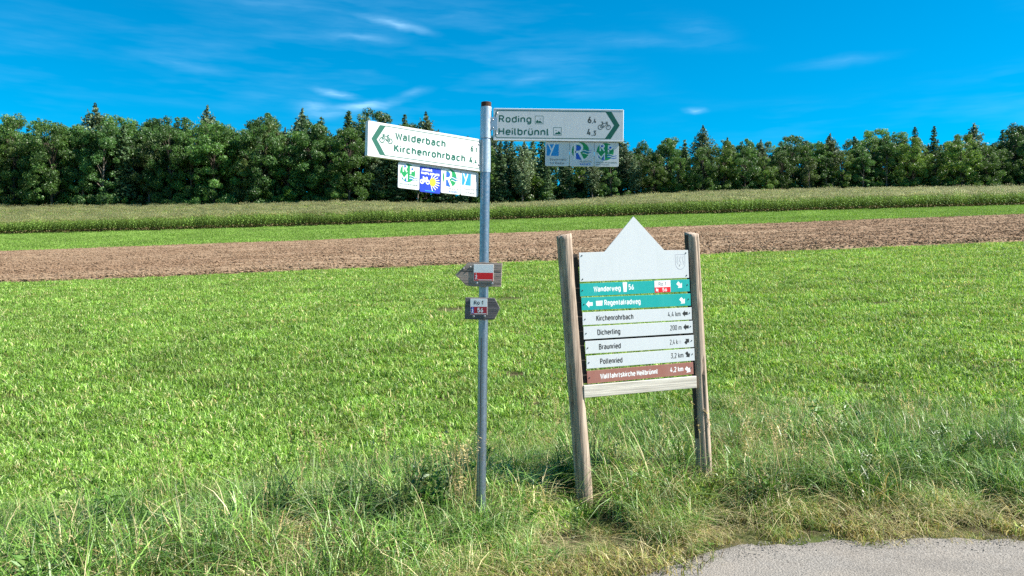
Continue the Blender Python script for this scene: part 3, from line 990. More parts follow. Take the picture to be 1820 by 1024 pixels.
X = .70
def arch(x0, x1): r = (x1 - x0) / 2; return [(x0, 0), (x0, X)], [(x0, X - r)] + E((x0 + x1) / 2, X - r, r, r, 180, 0) + [(x1, 0)]
GL = {
    'A': (.56, [[(0, 0), (.28, 1), (.56, 0)], [(.1, .32), (.46, .32)]]),
    'B': (.50, [[(0, .53), (.24, .53)] + E(.24, .265, .26, .265, 90, -90) + [(0, 0), (0, 1), (.22, 1)] + E(.22, .765, .23, .235, 90, -90)]),
    'C': (.50, [E(.26, .72, .26, .28, 30, 180) + E(.26, .28, .26, .28, 180, 330)]),
    'D': (.52, [[(0, 0), (0, 1), (.22, 1)] + E(.22, .7, .3, .3, 90, 0) + E(.22, .3, .3, .3, 0, -90) + [(0, 0)]]),
    'E': (.44, [[(.44, 0), (0, 0), (0, 1), (.44, 1)], [(0, .52), (.38, .52)]]),
    'G': (.54, [E(.27, .72, .27, .28, 30, 180) + E(.27, .28, .27, .28, 180, 360) + [(.54, .48), (.3, .48)]]),
    'H': (.52, [[(0, 0), (0, 1)], [(.52, 0), (.52, 1)], [(0, .52), (.52, .52)]]),
    'I': (.0, [[(0, 0), (0, 1)]]),
    'J': (.36, [[(.36, 1), (.36, .24)] + E(.16, .22, .2, .22, 0, -140)]),
    'K': (.52, [[(0, 0), (0, 1)], [(.48, 1), (.02, .42)], [(.16, .58), (.52, 0)]]),
    'L': (.42, [[(0, 1), (0, 0), (.42, 0)]]),
    'M': (.66, [[(0, 0), (0, 1), (.33, .3), (.66, 1), (.66, 0)]]),
    'N': (.54, [[(0, 0), (0, 1), (.54, 0), (.54, 1)]]),
    'O': (.54, [stadium(0, .54, 0, 1)]),
    'P': (.50, [[(0, 0), (0, 1), (.24, 1)] + E(.24, .73, .26, .27, 90, -90) + [(0, .46)]]),
    'R': (.52, [[(0, 0), (0, 1), (.24, 1)] + E(.24, .74, .25, .26, 90, -90) + [(0, .48)], [(.27, .48), (.52, 0)]]),
    'S': (.48, [E(.24, .76, .23, .24, 30, 200) + E(.24, .26, .25, .26, 60, -150)]),
    'T': (.50, [[(0, 1), (.5, 1)], [(.25, 1), (.25, 0)]]),
    'U': (.52, [[(0, 1), (0, .26)] + E(.26, .26, .26, .26, 180, 360) + [(.52, 1)]]),
    'V': (.54, [[(0, 1), (.27, 0), (.54, 1)]]),
    'W': (.80, [[(0, 1), (.2, 0), (.4, .9), (.6, 0), (.8, 1)]]),
    'Z': (.46, [[(0, 1), (.46, 1), (0, 0), (.46, 0)]]),
    'a': (.42, [[(.04, .58)] + E(.22, .52, .2, .18, 150, 0) + [(.42, 0)], [(.42, .40), (.2, .40)] + E(.18, .2, .18, .2, 90, 270) + [(.26, 0), (.42, .12)]]),
    'b': (.44, [[(0, 0), (0, 1)], [(0, .22)] + E(.22, .22, .22, .22, 180, 360) + E(.22, X - .22, .22, .22, 0, 180)]),
    'c': (.40, [E(.22, X - .22, .22, .22, 35, 180) + E(.22, .22, .22, .22, 180, 325)]),
    'd': (.44, [[(.44, 0), (.44, 1)], [(.44, X - .22)] + E(.22, X - .22, .22, .22, 0, 180) + E(.22, .22, .22, .22, 180, 360)]),
    'e': (.44, [[(0, .37), (.44, .37)] + E(.22, X - .22, .22, .22, 0, 180) + E(.22, .22, .22, .22, 180, 320)]),
    'f': (.30, [[(.12, 0), (.12, .8)] + E(.28, .8, .16, .2, 180, 90), [(0, X), (.3, X)]]),
    'g': (.44, [[(.44, X), (.44, -.08)] + E(.22, -.08, .22, .2, 0, -140), [(.44, X - .22)] + E(.22, X - .22, .22, .22, 0, 180) + E(.22, .22, .22, .22, 180, 360)]),
    'h': (.42, [[(0, 0), (0, 1)], arch(0, .42)[1]]),
    'i': (.0, [[(0, 0), (0, X)], [(0, .88), (0, 1.02)]]),
    'k': (.40, [[(0, 0), (0, 1)], [(.37, X), (.02, .28)], [(.13, .4), (.4, 0)]]),
    'l': (.14, [[(0, 1), (0, .13)] + E(.13, .13, .13, .13, 180, 270)]),
    'm': (.72, [[(0, 0), (0, X)], arch(0, .36)[1], arch(.36, .72)[1]]),
    'n': (.42, [[(0, 0), (0, X)], arch(0, .42)[1]]),
    'o': (.44, [stadium(0, .44, 0, X)]),
    'r': (.28, [[(0, 0), (0, X)], [(0, X - .2)] + E(.2, X - .2, .2, .2, 180, 70)]),
    's': (.38, [E(.19, .53, .18, .17, 30, 200) + E(.19, .18, .2, .18, 60, -150)]),
    't': (.28, [[(.1, .94), (.1, .14)] + E(.24, .14, .14, .14, 180, 270), [(0, X), (.28, X)]]),
    'u': (.42, [[(.42, 0), (.42, X)], [(0, X), (0, .21)] + E(.21, .21, .21, .21, 180, 360)]),
    'w': (.62, [[(0, X), (.155, 0), (.31, .64), (.465, 0), (.62, X)]]),
    'y': (.44, [[(0, X), (.22, 0)], [(.44, X), (.12, -.26)]]),
    'z': (.36, [[(0, X), (.36, X), (0, 0), (.36, 0)]]),
    '0': (.44, [stadium(0, .44, 0, 1)]),
    '1': (.26, [[(0, .76), (.24, 1), (.24, 0)]]),
    '2': (.46, [E(.22, .76, .22, .24, 160, -20) + [(0, 0), (.46, 0)]]),
    '3': (.44, [[(0, 1), (.42, 1), (.18, .6)] + E(.18, .3, .25, .3, 90, -150)]),
    '4': (.50, [[(.26, 1), (0, .24), (.5, .24)], [(.36, .52), (.36, 0)]]),
    '5': (.44, [[(.42, 1), (.05, 1), (.02, .55)] + E(.2, .32, .24, .32, 110, -150)]),
    '6': (.46, [[(.34, 1), (.06, .46)] + E(.23, .25, .23, .25, 140, 500)]),
    ',': (.06, [[(.06, .08), (0, -.14)]]),
    '*': (.2, [[(0, .8), (.2, .8)], [(.1, .7), (.1, .9)]]),
}
GL['ü'] = (.42, GL['u'][1] + [[(.08, .88), (.08, 1.0)], [(.34, .88), (.34, 1.0)]])
GL['Ü'] = (.52, GL['U'][1] + [[(.12, 1.16), (.12, 1.28)], [(.4, 1.16), (.4, 1.28)]])


KERN = {'r': -.09, 'W': -.10, 'l': -.05, 'K': -.05, 'k': -.05, 'f': -.05, 't': -.05, 'e': -.02}


class Print:
    """flat print on a panel: x right, z up, drawn a little in front of the panel's front face"""
    def __init__(self, y): self.y = y; self.g = Geo(); self.k = 0
    def _y(self):
        self.k += 1
        return self.y - .000006 * (self.k % 40)
    def poly(self, pts, m=0, lift=0.0):
        y = self._y() - lift
        # counter-clockwise seen from the front
        ar = sum(pts[i - 1][0] * pts[i][1] - pts[i][0] * pts[i - 1][1] for i in range(len(pts)))
        if ar < 0: pts = pts[::-1]
        self.g.add([(p[0], y, p[1]) for p in pts], [tuple(range(len(pts)))], m)
        return self
    def stroke(self, pts, w, m=0, closed=False, lift=0.0):
        q = [Vector(pts[0])]
        for p in pts[1:]:
            p = Vector(p)
            if (p - q[-1]).length > 1e-6: q.append(p)
        if closed and (q[0] - q[-1]).length < 1e-6: q.pop()
        n = len(q)
        if n < 2: return self
        y = self._y() - lift
        L, Rr = [], []
        for i in range(n):
            a = (q[i] - q[i - 1]).normalized() if (i > 0 or closed) else None
            b = (q[(i + 1) % n] - q[i]).normalized() if (i < n - 1 or closed) else None
            if a is None: a = b
            if b is None: b = a
            na = Vector((-a.y, a.x)); nb = Vector((-b.y, b.x)); mm = na + nb
            if mm.length < 1e-4: mm = na
            mm.normalize(); k = max(mm.dot(na), .45)
            off = mm * (w / 2 / k)
            L.append(q[i] + off); Rr.append(q[i] - off)
        vs = [(p.x, y, p.y) for p in L] + [(p.x, y, p.y) for p in Rr]
        fs = [(i, n + i, n + (i + 1) % n, (i + 1) % n) for i in range(n if closed else n - 1)]
        self.g.add(vs, fs, m)
        return self
    def text(self, s, x0, z0, cap, x1=None, w=.13, m=0, gap=.22, lift=0.0):
        """cap: cap height; x1: right end to fit the line to"""
        tot = 0; pos = []
        for i, c in enumerate(s):
            if c == ' ': tot += .34; pos.append(None); continue
            pos.append(tot); tot += GL[c][0] + w + gap - .10 + KERN.get(c, 0)
        tot -= gap - .10
        sx = cap if x1 is None else (x1 - x0) / tot
        sz = cap * (1 - w); ox = w / 2
        for c, p in zip(s, pos):
            if p is None: continue
            for st in GL[c][1]:
                self.stroke([(x0 + (p + ox + a) * sx, z0 + cap * w / 2 + b * sz) for a, b in st], w * min(cap, sx * 1.15), m, lift=lift)
        return self
    def mesh(self, name, mats): return self.g.mesh(name, mats)


def bicycle(P, x0, z0, wd, m=0, w=.045, flip=False):
    """side view of a bicycle, wd wide"""
    def f(p): return (x0 + (wd - p[0] * wd if flip else p[0] * wd), z0 + p[1] * wd)
    lw = w * wd
    for cx in (.19, .81): P.stroke([f(p) for p in E(cx, .19, .17, .17, 0, 360, 20)][:-1], lw, m, True)
    for ln in ([(.19, .19), (.46, .19), (.72, .50), (.36, .50), (.19, .19)], [(.33, .58), (.46, .19)], [(.81, .19), (.70, .58), (.60, .60)], [(.70, .58), (.78, .60)], [(.26, .60), (.41, .60)]):
        P.stroke([f(p) for p in ln], lw, m)


def block_arrow(P, cx, cz, s, ang, m=0):
    pts = [(.5, 0), (.02, .5), (.02, .24), (-.5, .24), (-.5, -.24), (.02, -.24), (.02, -.5)]
    c, sn = math.cos(R(ang)), math.sin(R(ang))
    P.poly([(cx + s * (a * c - b * sn), cz + s * (a * sn + b * c)) for a, b in pts], m)


def wave(P, x0, z, wd, m, w, n=2):
    for k in range(n):
        P.stroke([(x0 + wd * t, z - k * w * 2.0 + w * 1.0 * math.sin(t * 6.28 + .6)) for t in [i / 12 for i in range(13)]], w, m)


def circle_part(cx, cz, r, x0, x1, n=24):
    """part of a disc between two uprights"""
    top = []; bot = []
    for i in range(n + 1):
        x = x0 + (x1 - x0) * i / n
        h = math.sqrt(max(0, r * r - (x - cx) ** 2)); top.append((x, cz + h)); bot.append((x, cz - h))
    return bot + top[::-1]


PM = ['print_white', 'leafgreen', 'midblue', 'cyan', 'ink', 'yellow', 'blue', 'green']
def emblem(kind, s, yf):
    """print for a square route plate with side s, lower left corner at 0,0"""
    P = Print(yf)
    mats = [M[k] for k in PM]
    if kind == 'bayern':
        P.poly([(.06 * s, .42 * s), (.56 * s, .42 * s), (.56 * s, .90 * s), (.06 * s, .90 * s)], 3)
        P.stroke([(.12 * s, .94 * s), (.29 * s, .60 * s)], .055 * s, 0); P.stroke([(.40 * s, .94 * s), (.19 * s, .40 * s)], .055 * s, 0)
        P.text('Bayernnetz*', .20 * s, .225 * s, .105 * s, .93 * s, .12, 4); P.text('für Radler', .20 * s, .075 * s, .105 * s, .80 * s, .12, 4)
    elif kind == 'regental':
        c = (.44 * s, .64 * s); r = .36 * s
        P.poly(circle_part(c[0], c[1], r, .08 * s, .16 * s), 1)
        P.poly(circle_part(c[0], c[1], r, .27 * s, .80 * s), 1)
        P.poly([(.25 * s, .66 * s)] + E(.25 * s, .76 * s, .22 * s, .12 * s, -90, 90) + [(.25 * s, .88 * s)], 2)
        P.poly([(.25 * s, .55 * s), (.34 * s, .55 * s), (.48 * s, .27 * s), (.25 * s, .30 * s)], 2)
        P.stroke([(.21 * s, .26 * s), (.21 * s, .94 * s), (.34 * s, .94 * s)] + E(.34 * s, .77 * s, .17 * s, .17 * s, 90, -90) + [(.22 * s, .60 * s)], .085 * s, 0)
        P.stroke([(.36 * s, .60 * s), (.57 * s, .24 * s)], .09 * s, 0)
        for k in range(3): wave(P, .52 * s, (.64 - .055 * k) * s, .36 * s, 0 if k % 2 == 0 else 2, .025 * s, 1)
        wave(P, .60 * s, .665 * s, .30 * s, 2, .02 * s, 1)
        P.text('REGENTAL', .42 * s, .165 * s, .075 * s, .93 * s, .15, 4); P.text('RADWEG', .42 * s, .05 * s, .08 * s, .86 * s, .2, 2)
    elif kind == 'rpm':
        c = (.44 * s, .62 * s); r = .36 * s
        P.poly(circle_part(c[0], c[1], r, .08 * s, .80 * s), 1)
        P.poly(E(.31 * s, .86 * s, .08 * s, .06 * s, 0, 360, 14)[:-1], 2); P.poly(E(.66 * s, .80 * s, .08 * s, .06 * s, 0, 360, 14)[:-1], 2)
        P.poly([(.13 * s, .46 * s), (.20 * s, .46 * s), (.20 * s, .32 * s)], 2); P.poly([(.30 * s, .27 * s), (.40 * s, .50 * s), (.43 * s, .27 * s)], 2)
        P.text('R', .21 * s, .62 * s, .33 * s, .43 * s, .17, 0); P.text('P', .55 * s, .56 * s, .33 * s, .76 * s, .17, 0); P.text('M', .10 * s, .27 * s, .30 * s, .45 * s, .17, 0)
        for k in range(4): wave(P, .52 * s, (.50 - .045 * k) * s, .40 * s, 0 if k % 2 == 0 else 2, .022 * s, 1)
        P.text('MÜNCHEN REGENSBURG', .06 * s, .14 * s, .06 * s, .94 * s, .15, 7); P.text('PRAG RADWEG', .06 * s, .05 * s, .06 * s, .62 * s, .15, 4)
    elif kind == 'pilgrim':
        P.text('JAKOBUS', .06 * s, .84 * s, .095 * s, .58 * s, .26, 0); P.text('RADPILGERWEG', .06 * s, .70 * s, .095 * s, .94 * s, .26, 0)
        bicycle(P, .02 * s, .33 * s, .44 * s, 0, .10)
        for k in range(9):
            a = R(-72 + 18 * k)
            P.stroke([(.50 * s + .14 * s * math.cos(a), .43 * s + .14 * s * math.sin(a)), (.50 * s + .46 * s * math.cos(a) * (1 if abs(a) < 1 else .8), .43 * s + .36 * s * math.sin(a))], .035 * s, 0)
        P.poly(E(.62 * s, .43 * s, .15 * s, .17 * s, 0, 360, 18)[:-1], 5, .0004); P.poly([(.47 * s, .50 * s), (.60 * s, .56 * s), (.60 * s, .30 * s), (.47 * s, .36 * s)], 5, .0006)
        P.stroke([(.25 * s, .07 * s), (.72 * s, .07 * s)], .03 * s, 3)
    return P.mesh('emblem', mats)


def screw_mesh(r=.006, h=.004):
    g_ = Geo().cyl((0, 0, 0), (0, -h * .6, 0), r, r, 10, 0, False).cyl((0, -h * .6, 0), (0, -h, 0), r, r * .6, 10, 0, True)
    return g_


def screws(panel, pts, yf, r=.006, mat='screw', name='screw'):
    me = screw_mesh(r).mesh(name, M[mat])
    for x, z in pts: link(name, me, panel, (x, yf, z))


# ------------------------------------------------------------------ finger post
PX, PY = -.193, 5.0
base = Vector((PX, PY, tz(PX, PY)))
ptop = Vector((-.159, 5.0, 2.618))
post = tag(empty('signpost', base), 'galvanised steel post with two white cycle route arms and two wooden trail arrows', 'signpost')
axis = (ptop - base).normalized()
def along(z):
    t = (z - base.z) / (ptop.z - base.z)
    return base.lerp(ptop, t)
def W(v): return Vector(v) - base                       # world to post frame


def steel_tube(name, z0, z1, r, mat, seg=28, bev=.002):
    g_ = Geo()
    a, b = W(along(z0)), W(along(z1))
    d = (b - a).normalized()
    g_.cyl(a, a + d * bev, r - bev, r, seg, 0, True)
    g_.cyl(a + d * bev, b - d * bev, r, r, seg, 0, False)
    g_.cyl(b - d * bev, b, r, r - bev, seg, 0, True)
    return link(name, g_.mesh(name, M[mat], True), post)


def zpx(py, s=290.): return CAMZ + (520 - py) / s
steel_tube('pole', base.z - .4, zpx(189), .0295, 'steel')
cap = steel_tube('cap', zpx(192.5), zpx(181.5), .0310, 'rust')
steel_tube('sleeve', zpx(246), zpx(190), .0345, 'sleeve')
steel_tube('sleeve', zpx(306.5), zpx(248), .0325, 'sleeve')
# welded seam down the tube
g_ = Geo(); a = W(along(base.z + .1)); b = W(along(zpx(600))); fr = Vector((-.010, -.0285, 0))
g_.cyl(a + fr, b + fr, .0022, .0022, 6)
link('seam', g_.mesh('seam', M['darkscrew']), post)


def frame_matrix(origin, xdir, up=Vector((0, 0, 1))):
    x = Vector(xdir).normalized(); y = up.cross(x).normalized(); z = x.cross(y)
    m = Matrix((x, y, z)).transposed().to_4x4(); m.translation = origin
    return m


SL, SH, ST = .80, .197, .030
def sign_arm(mat, L, arrow_left):
    """white arm: x 0..L, z 0..SH, centred on y"""
    g_ = Geo().prism(rrect(0, 0, L, SH, .006, 3), -ST / 2, ST / 2, 0, .0025)
    p = link('sign_arm', g_.mesh('sign_arm', [M['white']]), post, mat=mat)
    yf = -ST / 2
    # raised profile lips along both long edges
    for z0 in (.0, SH - .007):
        link('edge_profile', Geo().box(.002, L - .002, yf - .0010, yf + .001, z0 + .0005, z0 + .0055, 0, .0004).mesh('edge_profile', M['alu']), p)
    yp = yf - .00015
    f = (lambda x: L - x) if arrow_left else (lambda x: x)
    # dark rule round the writing, open towards the arrow
    x0, x1, z0, z1, r = .014, L - .105, .016, SH - .015, .016
    rule = [(x1, z1), (x0 + r, z1)] + E(x0 + r, z1 - r, r, r, 90, 180, 5) + E(x0 + r, z0 + r, r, r, 180, 270, 5) + [(x1, z0)]
    link('border_line', Print(yp).stroke([(f(a), b) for a, b in rule], .0042).mesh('border_line', [M['green' if arrow_left else 'green']]), p)
    ch = [(L - .112, z1 + .001), (L - .075, z1 + .001), (L - .024, (z0 + z1) / 2), (L - .078, z0 - .001), (L - .115, z0 - .001), (L - .058, (z0 + z1) / 2)]
    link('arrow', Print(yp).poly([(f(a), b) for a, b in ch]).mesh('arrow', [M['green']]), p)
    screws(p, [(f(.022), SH - .032), (f(.020), .040)], yf, .0055)
    return p, yp


def number(P, big, small, x0, x1, z, cap, w=.2):
    P.text(big, x0, z, cap, x0 + (x1 - x0) * .44, w)
    P.text(',' + small, x0 + (x1 - x0) * .50, z, cap * .70, x1, w)


def sight_icon(P, x, z, s, flip):
    P.stroke([(x, z), (x + s, z), (x + s, z + s), (x, z + s)], .0022, 0, True)
    q = [(.1, .12), (.9, .12), (.62, .42), (.42, .30), (.30, .52), (.1, .3)] if not flip else [(.1, .12), (.9, .12), (.9, .3), (.68, .55), (.5, .32), (.36, .36)]
    P.poly([(x + a * s, z + b * s) for a, b in q])
    P.stroke([(x + (.55 if not flip else .22) * s, z + .58 * s), (x + (.66 if not flip else .33) * s, z + .66 * s), (x + (.74 if not flip else .42) * s, z + .56 * s)], .0022)


# right arm
k_ = 1 / 1885.0
mr = frame_matrix(W((876.5 / 290 - 910 / 290., 5.0, zpx(249.8))), (1, 0, -.012))
arm, yp = sign_arm(mr, .797, False)
arm['label'] = 'right arm pointing right to Roding and Heilbrünnl'
fx = lambda v: (v - 170) * k_
fz = lambda v, x=0: (512 - v) * k_ + (x - 170) * k_ * .010
P = Print(yp); P.text('Roding', fx(232), fz(304), .0445, fx(610), .165); P.text('Heilbrünnl', fx(230), fz(449), .0455, fx(812), .165)
link('lettering', P.mesh('lettering', [M['green']]), arm)
P = Print(yp); number(P, '6', '4', fx(1258), fx(1358), fz(316, 1258), .046); number(P, '4', '3', fx(1252), fx(1356), fz(458, 1252), .046)
link('distance', P.mesh('distance', [M['ink']]), arm)
P = Print(yp); sight_icon(P, fx(653), fz(322, 653), .0485, False); sight_icon(P, fx(866), fz(453, 866), .0475, True)
link('sight_symbol', P.mesh('sight_symbol', [M['green']]), arm)
P = Print(yp); bicycle(P, fx(1376), fz(388, 1378), .079, 0, .055); link('bicycle_symbol', P.mesh('bicycle_symbol', [M['ink']]), arm)

# left arm
pL = Vector((-.8125, 4.53, CAMZ + .758)); pR = Vector((-.186, 5.0, CAMZ + .738))
ml = frame_matrix(W(pL), pR - pL)
LL = (pR - pL).length - .012
arm2, yp2 = sign_arm(ml, LL, True)
arm2['label'] = 'left arm pointing left to Walderbach and Kirchenrohrbach'
P = Print(yp2); P.text('Walderbach', .172, .112, .046, .510, .215); P.text('Kirchenrohrbach', .166, .042, .046, .652, .215)
link('lettering', P.mesh('lettering', [M['green']]), arm2)
P = Print(yp2); number(P, '6', '1', .688, .735, .110, .046, .25); number(P, '4', '4', .681, .737, .040, .046, .25)
link('distance', P.mesh('distance', [M['green']]), arm2)
P = Print(yp2); bicycle(P, .074, .084, .082, 0, .07, True); link('bicycle_symbol', P.mesh('bicycle_symbol', [M['green']]), arm2)


def route_plate(m4, s, hgt, kind, label):
    mt = 'blue' if kind == 'pilgrim' else 'white'
    g_ = Geo().prism(rrect(0, 0, s, hgt, .009, 4), -.0025, .0025, 0, .0006)
    p = link('route_plate', g_.mesh('route_plate', [M[mt]]), post, mat=m4)
    p['label'] = label
    e = link('emblem', emblem(kind, s, -.0025 - .00015), p)
    e.scale = (1, 1, hgt / s)
    return p


NAMES = {'bayern': 'white plate with blue square and letter y', 'regental': 'white plate with green disc and large letter R', 'rpm': 'white plate with green disc and letters R P M', 'pilgrim': 'blue plate with yellow shell and white bicycle'}
for i, kd in enumerate(['bayern', 'regental', 'rpm']):
    s = .1485
    m4 = mr @ Matrix.Translation((.320 + i * .1512, .002, -.152))
    route_plate(m4, s, .1485, kd, NAMES[kd] + ' under the right arm')
for i, (kd, t0, t1, dz) in enumerate([('rpm', .734, .550, 0), ('pilgrim', .548, .364, -.008), ('regental', .362, .182, 0), ('bayern', .180, .012, 0)]):
    u0 = LL * (1 - t0); wd = LL * (t0 - t1) * .99
    m4 = ml @ Matrix.Translation((u0, .002, -.155 + dz))
    route_plate(m4, wd, .148, kd, NAMES[kd] + ' under the left arm')
# bolted lugs between sleeves and arms
for m4, xa in ((mr, -.004), (ml, LL - .030)):
    lug = link('lug', Geo().box(xa - .010, xa + .030, -ST / 2 - .004, -ST / 2 - .0015, .060, .140, 0, .0008).mesh('lug', M['sleeve']), post, mat=m4) if m4 is mr else None
    if lug: screws(lug, [(xa + .002, .076), (xa + .002, .124)], -ST / 2 - .004, .0045)
# thin carriers that hold the plates to the arms
for m4, a, b in ((mr, .33, .76), (ml, .22, .72)):
    link('plate_carrier', Geo().box(a, b, .006, .010, -.06, .02).mesh('plate_carrier', M['alu']), post, mat=m4)


def trail_marker(plank, x0, x1, z0, z1, yf, hike_only):
    g_ = Geo().box(x0, x1, yf - .003, yf - .0002, z0, z1, 0, .0005)
    p = link('trail_marker', g_.mesh('trail_marker', [M['print_white']]), plank)
    wd, h = x1 - x0, z1 - z0
    P = Print(yf - .0032)
    lo = z0 + h * .50
    P.poly([(x0 + wd * (.02 if hike_only else .02), z0 + h * .015), (x1 - wd * .01, z0 + h * .015), (x1 - wd * .01, lo), (x0 + wd * .02, lo)], 0)
    P.stroke([(x0 + wd * .24, z0 + h * .07), (x1 - wd * .05, z0 + h * .07)], h * .035, 1, lift=.0003)
    # walker sign
    cx, cz = x0 + wd * .13, z0 + h * .27
    P.poly([(cx - wd * .075, cz - h * .2), (cx + wd * .075, cz - h * .2), (cx + wd * .075, cz + h * .2), (cx - wd * .075, cz + h * .2)], 3 if not hike_only else 0, lift=.0003)
    for ln in ([(0, .10), (.0, -.02), (-.05, -.18)], [(0, -.02), (.045, -.18)], [(-.05, .03), (0, .07), (.05, .0)]):
        P.stroke([(cx + a * wd, cz + b * h) for a, b in ln], wd * .03, 1, lift=.0006)
    P.poly([(cx + wd * .025 * math.cos(t), cz + h * .15 + wd * .025 * math.sin(t)) for t in [k * .785 for k in range(8)]], 1, lift=.0006)
    if not hike_only:
        P.text('Ro 1', x0 + wd * .22, z0 + h * .62, h * .26, x0 + wd * .76, .16, 2, lift=.0003)
        P.text('56', x0 + wd * .42, z0 + h * .14, h * .30, x0 + wd * .76, .18, 1, lift=.0006)
    link('marker_print', P.mesh('marker_print', [M['red' if hike_only else 'darkred'], M['print_white'], M['black'], M['midblue']]), p)
    return p


# upper trail arrow (points left), lower one (points right)
def trail_arrow(outline, mat, org, ang, label, yt=.022):
    g_ = Geo().prism(outline, -yt / 2, yt / 2, 0, .002)
    p = link('trail_arrow', g_.mesh('trail_arrow', [M[mat]]), post, mat=Matrix.Translation(W(org)) @ Matrix.Rotation(ang, 4, 'Y'))
    p['label'] = label
    return p


S2 = 293.0
o1 = Vector(((850 - 910) / S2, 4.955, CAMZ + (520 - 487) / S2))
pts1 = [((x - 850) / S2, (487 - y) / S2) for x, y in [(809, 489), (829, 508), (840, 509.5), (891, 509.5), (892.5, 467), (833, 466)]]
up = trail_arrow(pts1, 'plank', o1, R(.6), 'grey weathered plank arrow pointing left with white and red marker')
trail_marker(up, (842 - 850) / S2, (877 - 850) / S2, (487 - 499.5) / S2, (487 - 470) / S2, -.011, True)
screws(up, [((848 - 850) / S2, (487 - 503.5) / S2), ((875 - 850) / S2, (487 - 504) / S2)], -.011, .0075, 'screw')
screws(up, [((824 - 850) / S2, (487 - 477.5) / S2), ((836 - 850) / S2, (487 - 475) / S2)], -.011, .005, 'screw', 'nail')
# open crack in the plank
cr = Print(-.0113); cr.stroke([((818 - 850) / S2, (487 - 481.5) / S2), ((835 - 850) / S2, (487 - 482.5) / S2), ((842 - 850) / S2, (487 - 482) / S2)], .004); cr.stroke([((877 - 850) / S2, (487 - 483) / S2), ((891 - 850) / S2, (487 - 483.6) / S2)], .003)
link('crack', cr.mesh('crack', [M['black']]), up)
o2 = Vector(((856 - 910) / S2, 4.955, CAMZ + (520 - 548.5) / S2))
pts2 = [((x - 856) / S2, (548.5 - y) / S2) for x, y in [(826, 567.5), (875, 568.5), (880, 566), (889, 548), (879, 529.5), (827, 528.5)]]
lo_ = trail_arrow(pts2, 'plank_dark', o2, R(.3), 'dark plank arrow pointing right with Ro 1 and 56 marker')
trail_marker(lo_, (836 - 856) / S2, (866 - 856) / S2, (548.5 - 559.5) / S2, (548.5 - 531) / S2, -.011, False)
screws(lo_, [((842 - 856) / S2, (548.5 - 562.5) / S2), ((861.5 - 856) / S2, (548.5 - 562) / S2)], -.011, .0065, 'screw')
for zc in (o1.z, o2.z):                                  # clamps round the pole behind the planks
    a = W(along(zc)); d = axis
    link('clamp', Geo().cyl(a - d * .02, a + d * .02, .0325, .0325, 20).mesh('clamp', M['sleeve'], True), post)

# ------------------------------------------------------------------ village notice board
YAW = R(20)
BU = Vector((math.cos(YAW), math.sin(YAW), 0)); BN = Vector((-math.sin(YAW), math.cos(YAW), 0))
BO = Vector((.46, 5.55, CAMZ))                           # board plane origin (front of the plates)
bx0 = BO + BU * .5
bbase = Vector((bx0.x, bx0.y, tz(bx0.x, bx0.y)))
board = tag(empty('notice_board', bbase), 'wooden two-post village direction board with white gable panel and turquoise, white and brown strips', 'signboard')
def BP(u, v, w=0.0): return BO + BU * u + Vector((0, 0, v)) + BN * w - bbase   # board coordinates to local


def log_post(name, pt, pb, r0, r1, seed):
    """round timber: uneven, with a long drying crack"""
    rs = np.random.default_rng(seed)
    n, k = 40, 70
    V = []
    pt = np.array(pt); pb = np.array(pb)
    cut = rs.uniform(0, 6.28)
    ca = rs.uniform(3.6, 5.2)                            # crack faces the road
    for j in range(k + 1):
        t = j / k
        p = pb + (pt - pb) * t
        r = r0 + (r1 - r0) * t
        for i in range(n):
            a = 2 * np.pi * i / n
            rr = r * (1 + .035 * float(np_noise(np.array([i * 2.0 / n * 3]), np.array([t * 3 + seed]), seed, 2)[0]) + .02 * math.sin(2 * a + seed + t * 2))
            rr += .0022 * float(np_noise(np.array([i * 1.0]), np.array([t * 5.0]), seed + 3, 2)[0])
            da = (a - ca - .12 * math.sin(t * 7 + seed) + np.pi) % (2 * np.pi) - np.pi
            if abs(da) < .09 and (.05 < t < .62 or .8 < t): rr -= .018
            z = 0
            if j == k: z = .012 * math.cos(a - cut) + .004 * float(np_noise(np.array([i * .9]), np.array([3.]), seed + 9, 2)[0])
            V.append(p + np.array([rr * math.cos(a), rr * math.sin(a), z]))
    F = []
    for j in range(k):
        for i in range(n):
            F.append((j * n + i, j * n + (i + 1) % n, (j + 1) * n + (i + 1) % n, (j + 1) * n + i))
    top = V[-n:]; c = sum(top) / n
    V.append(c); ci = len(V) - 1
    tri = [(k * n + i, k * n + (i + 1) % n, ci) for i in range(n)]
    me = mesh_np(name, np.array(V), [np.array(F), np.array(tri)], [M['post']], smooth=True)
    return link(name, me, board)


def lean_post(u_top, v_top, u_vis, v_vis, r0, r1, seed, w=.035):
    d = ((u_vis - u_top) / (v_vis - v_top))
    vb = bbase.z - CAMZ - .5
    log_post('post', BP(u_top, v_top, w), BP(u_top + d * (vb - v_top), vb, w), r0, r1, seed)


lean_post(-.101, .392, .050, -1.382, .0585, .0515, 3)
lean_post(.899, .428, 1.003, -1.26, .0560, .0510, 8, .03)


def strip_frame(Lm, Rm, h, w=-.012):
    """matrix with origin at the lower left corner of a plate whose left and right edge middles are given"""
    a = BP(Lm[0], Lm[1], w); b = BP(Rm[0], Rm[1], w)
    x = (b - a).normalized(); y = Vector((0, 0, 1)).cross(x).normalized(); z = x.cross(y)
    m = Matrix((x, y, z)).transposed().to_4x4(); m.translation = a - z * (h / 2)
    return m, (b - a).length


ROWS = [((-.0022, .0163), (.8573, .0516)), ((.0089, -.0783), (.8659, -.0500)), ((.0167, -.1793), (.8747, -.1495)), ((.0247, -.2762), (.8827, -.2460)),
        ((.0371, -.3750), (.8915, -.3471)), ((.0458, -.4756), (.8976, -.4435)), ((.0506, -.5784), (.8873, -.5409))]
PH, PT = .0870, .004


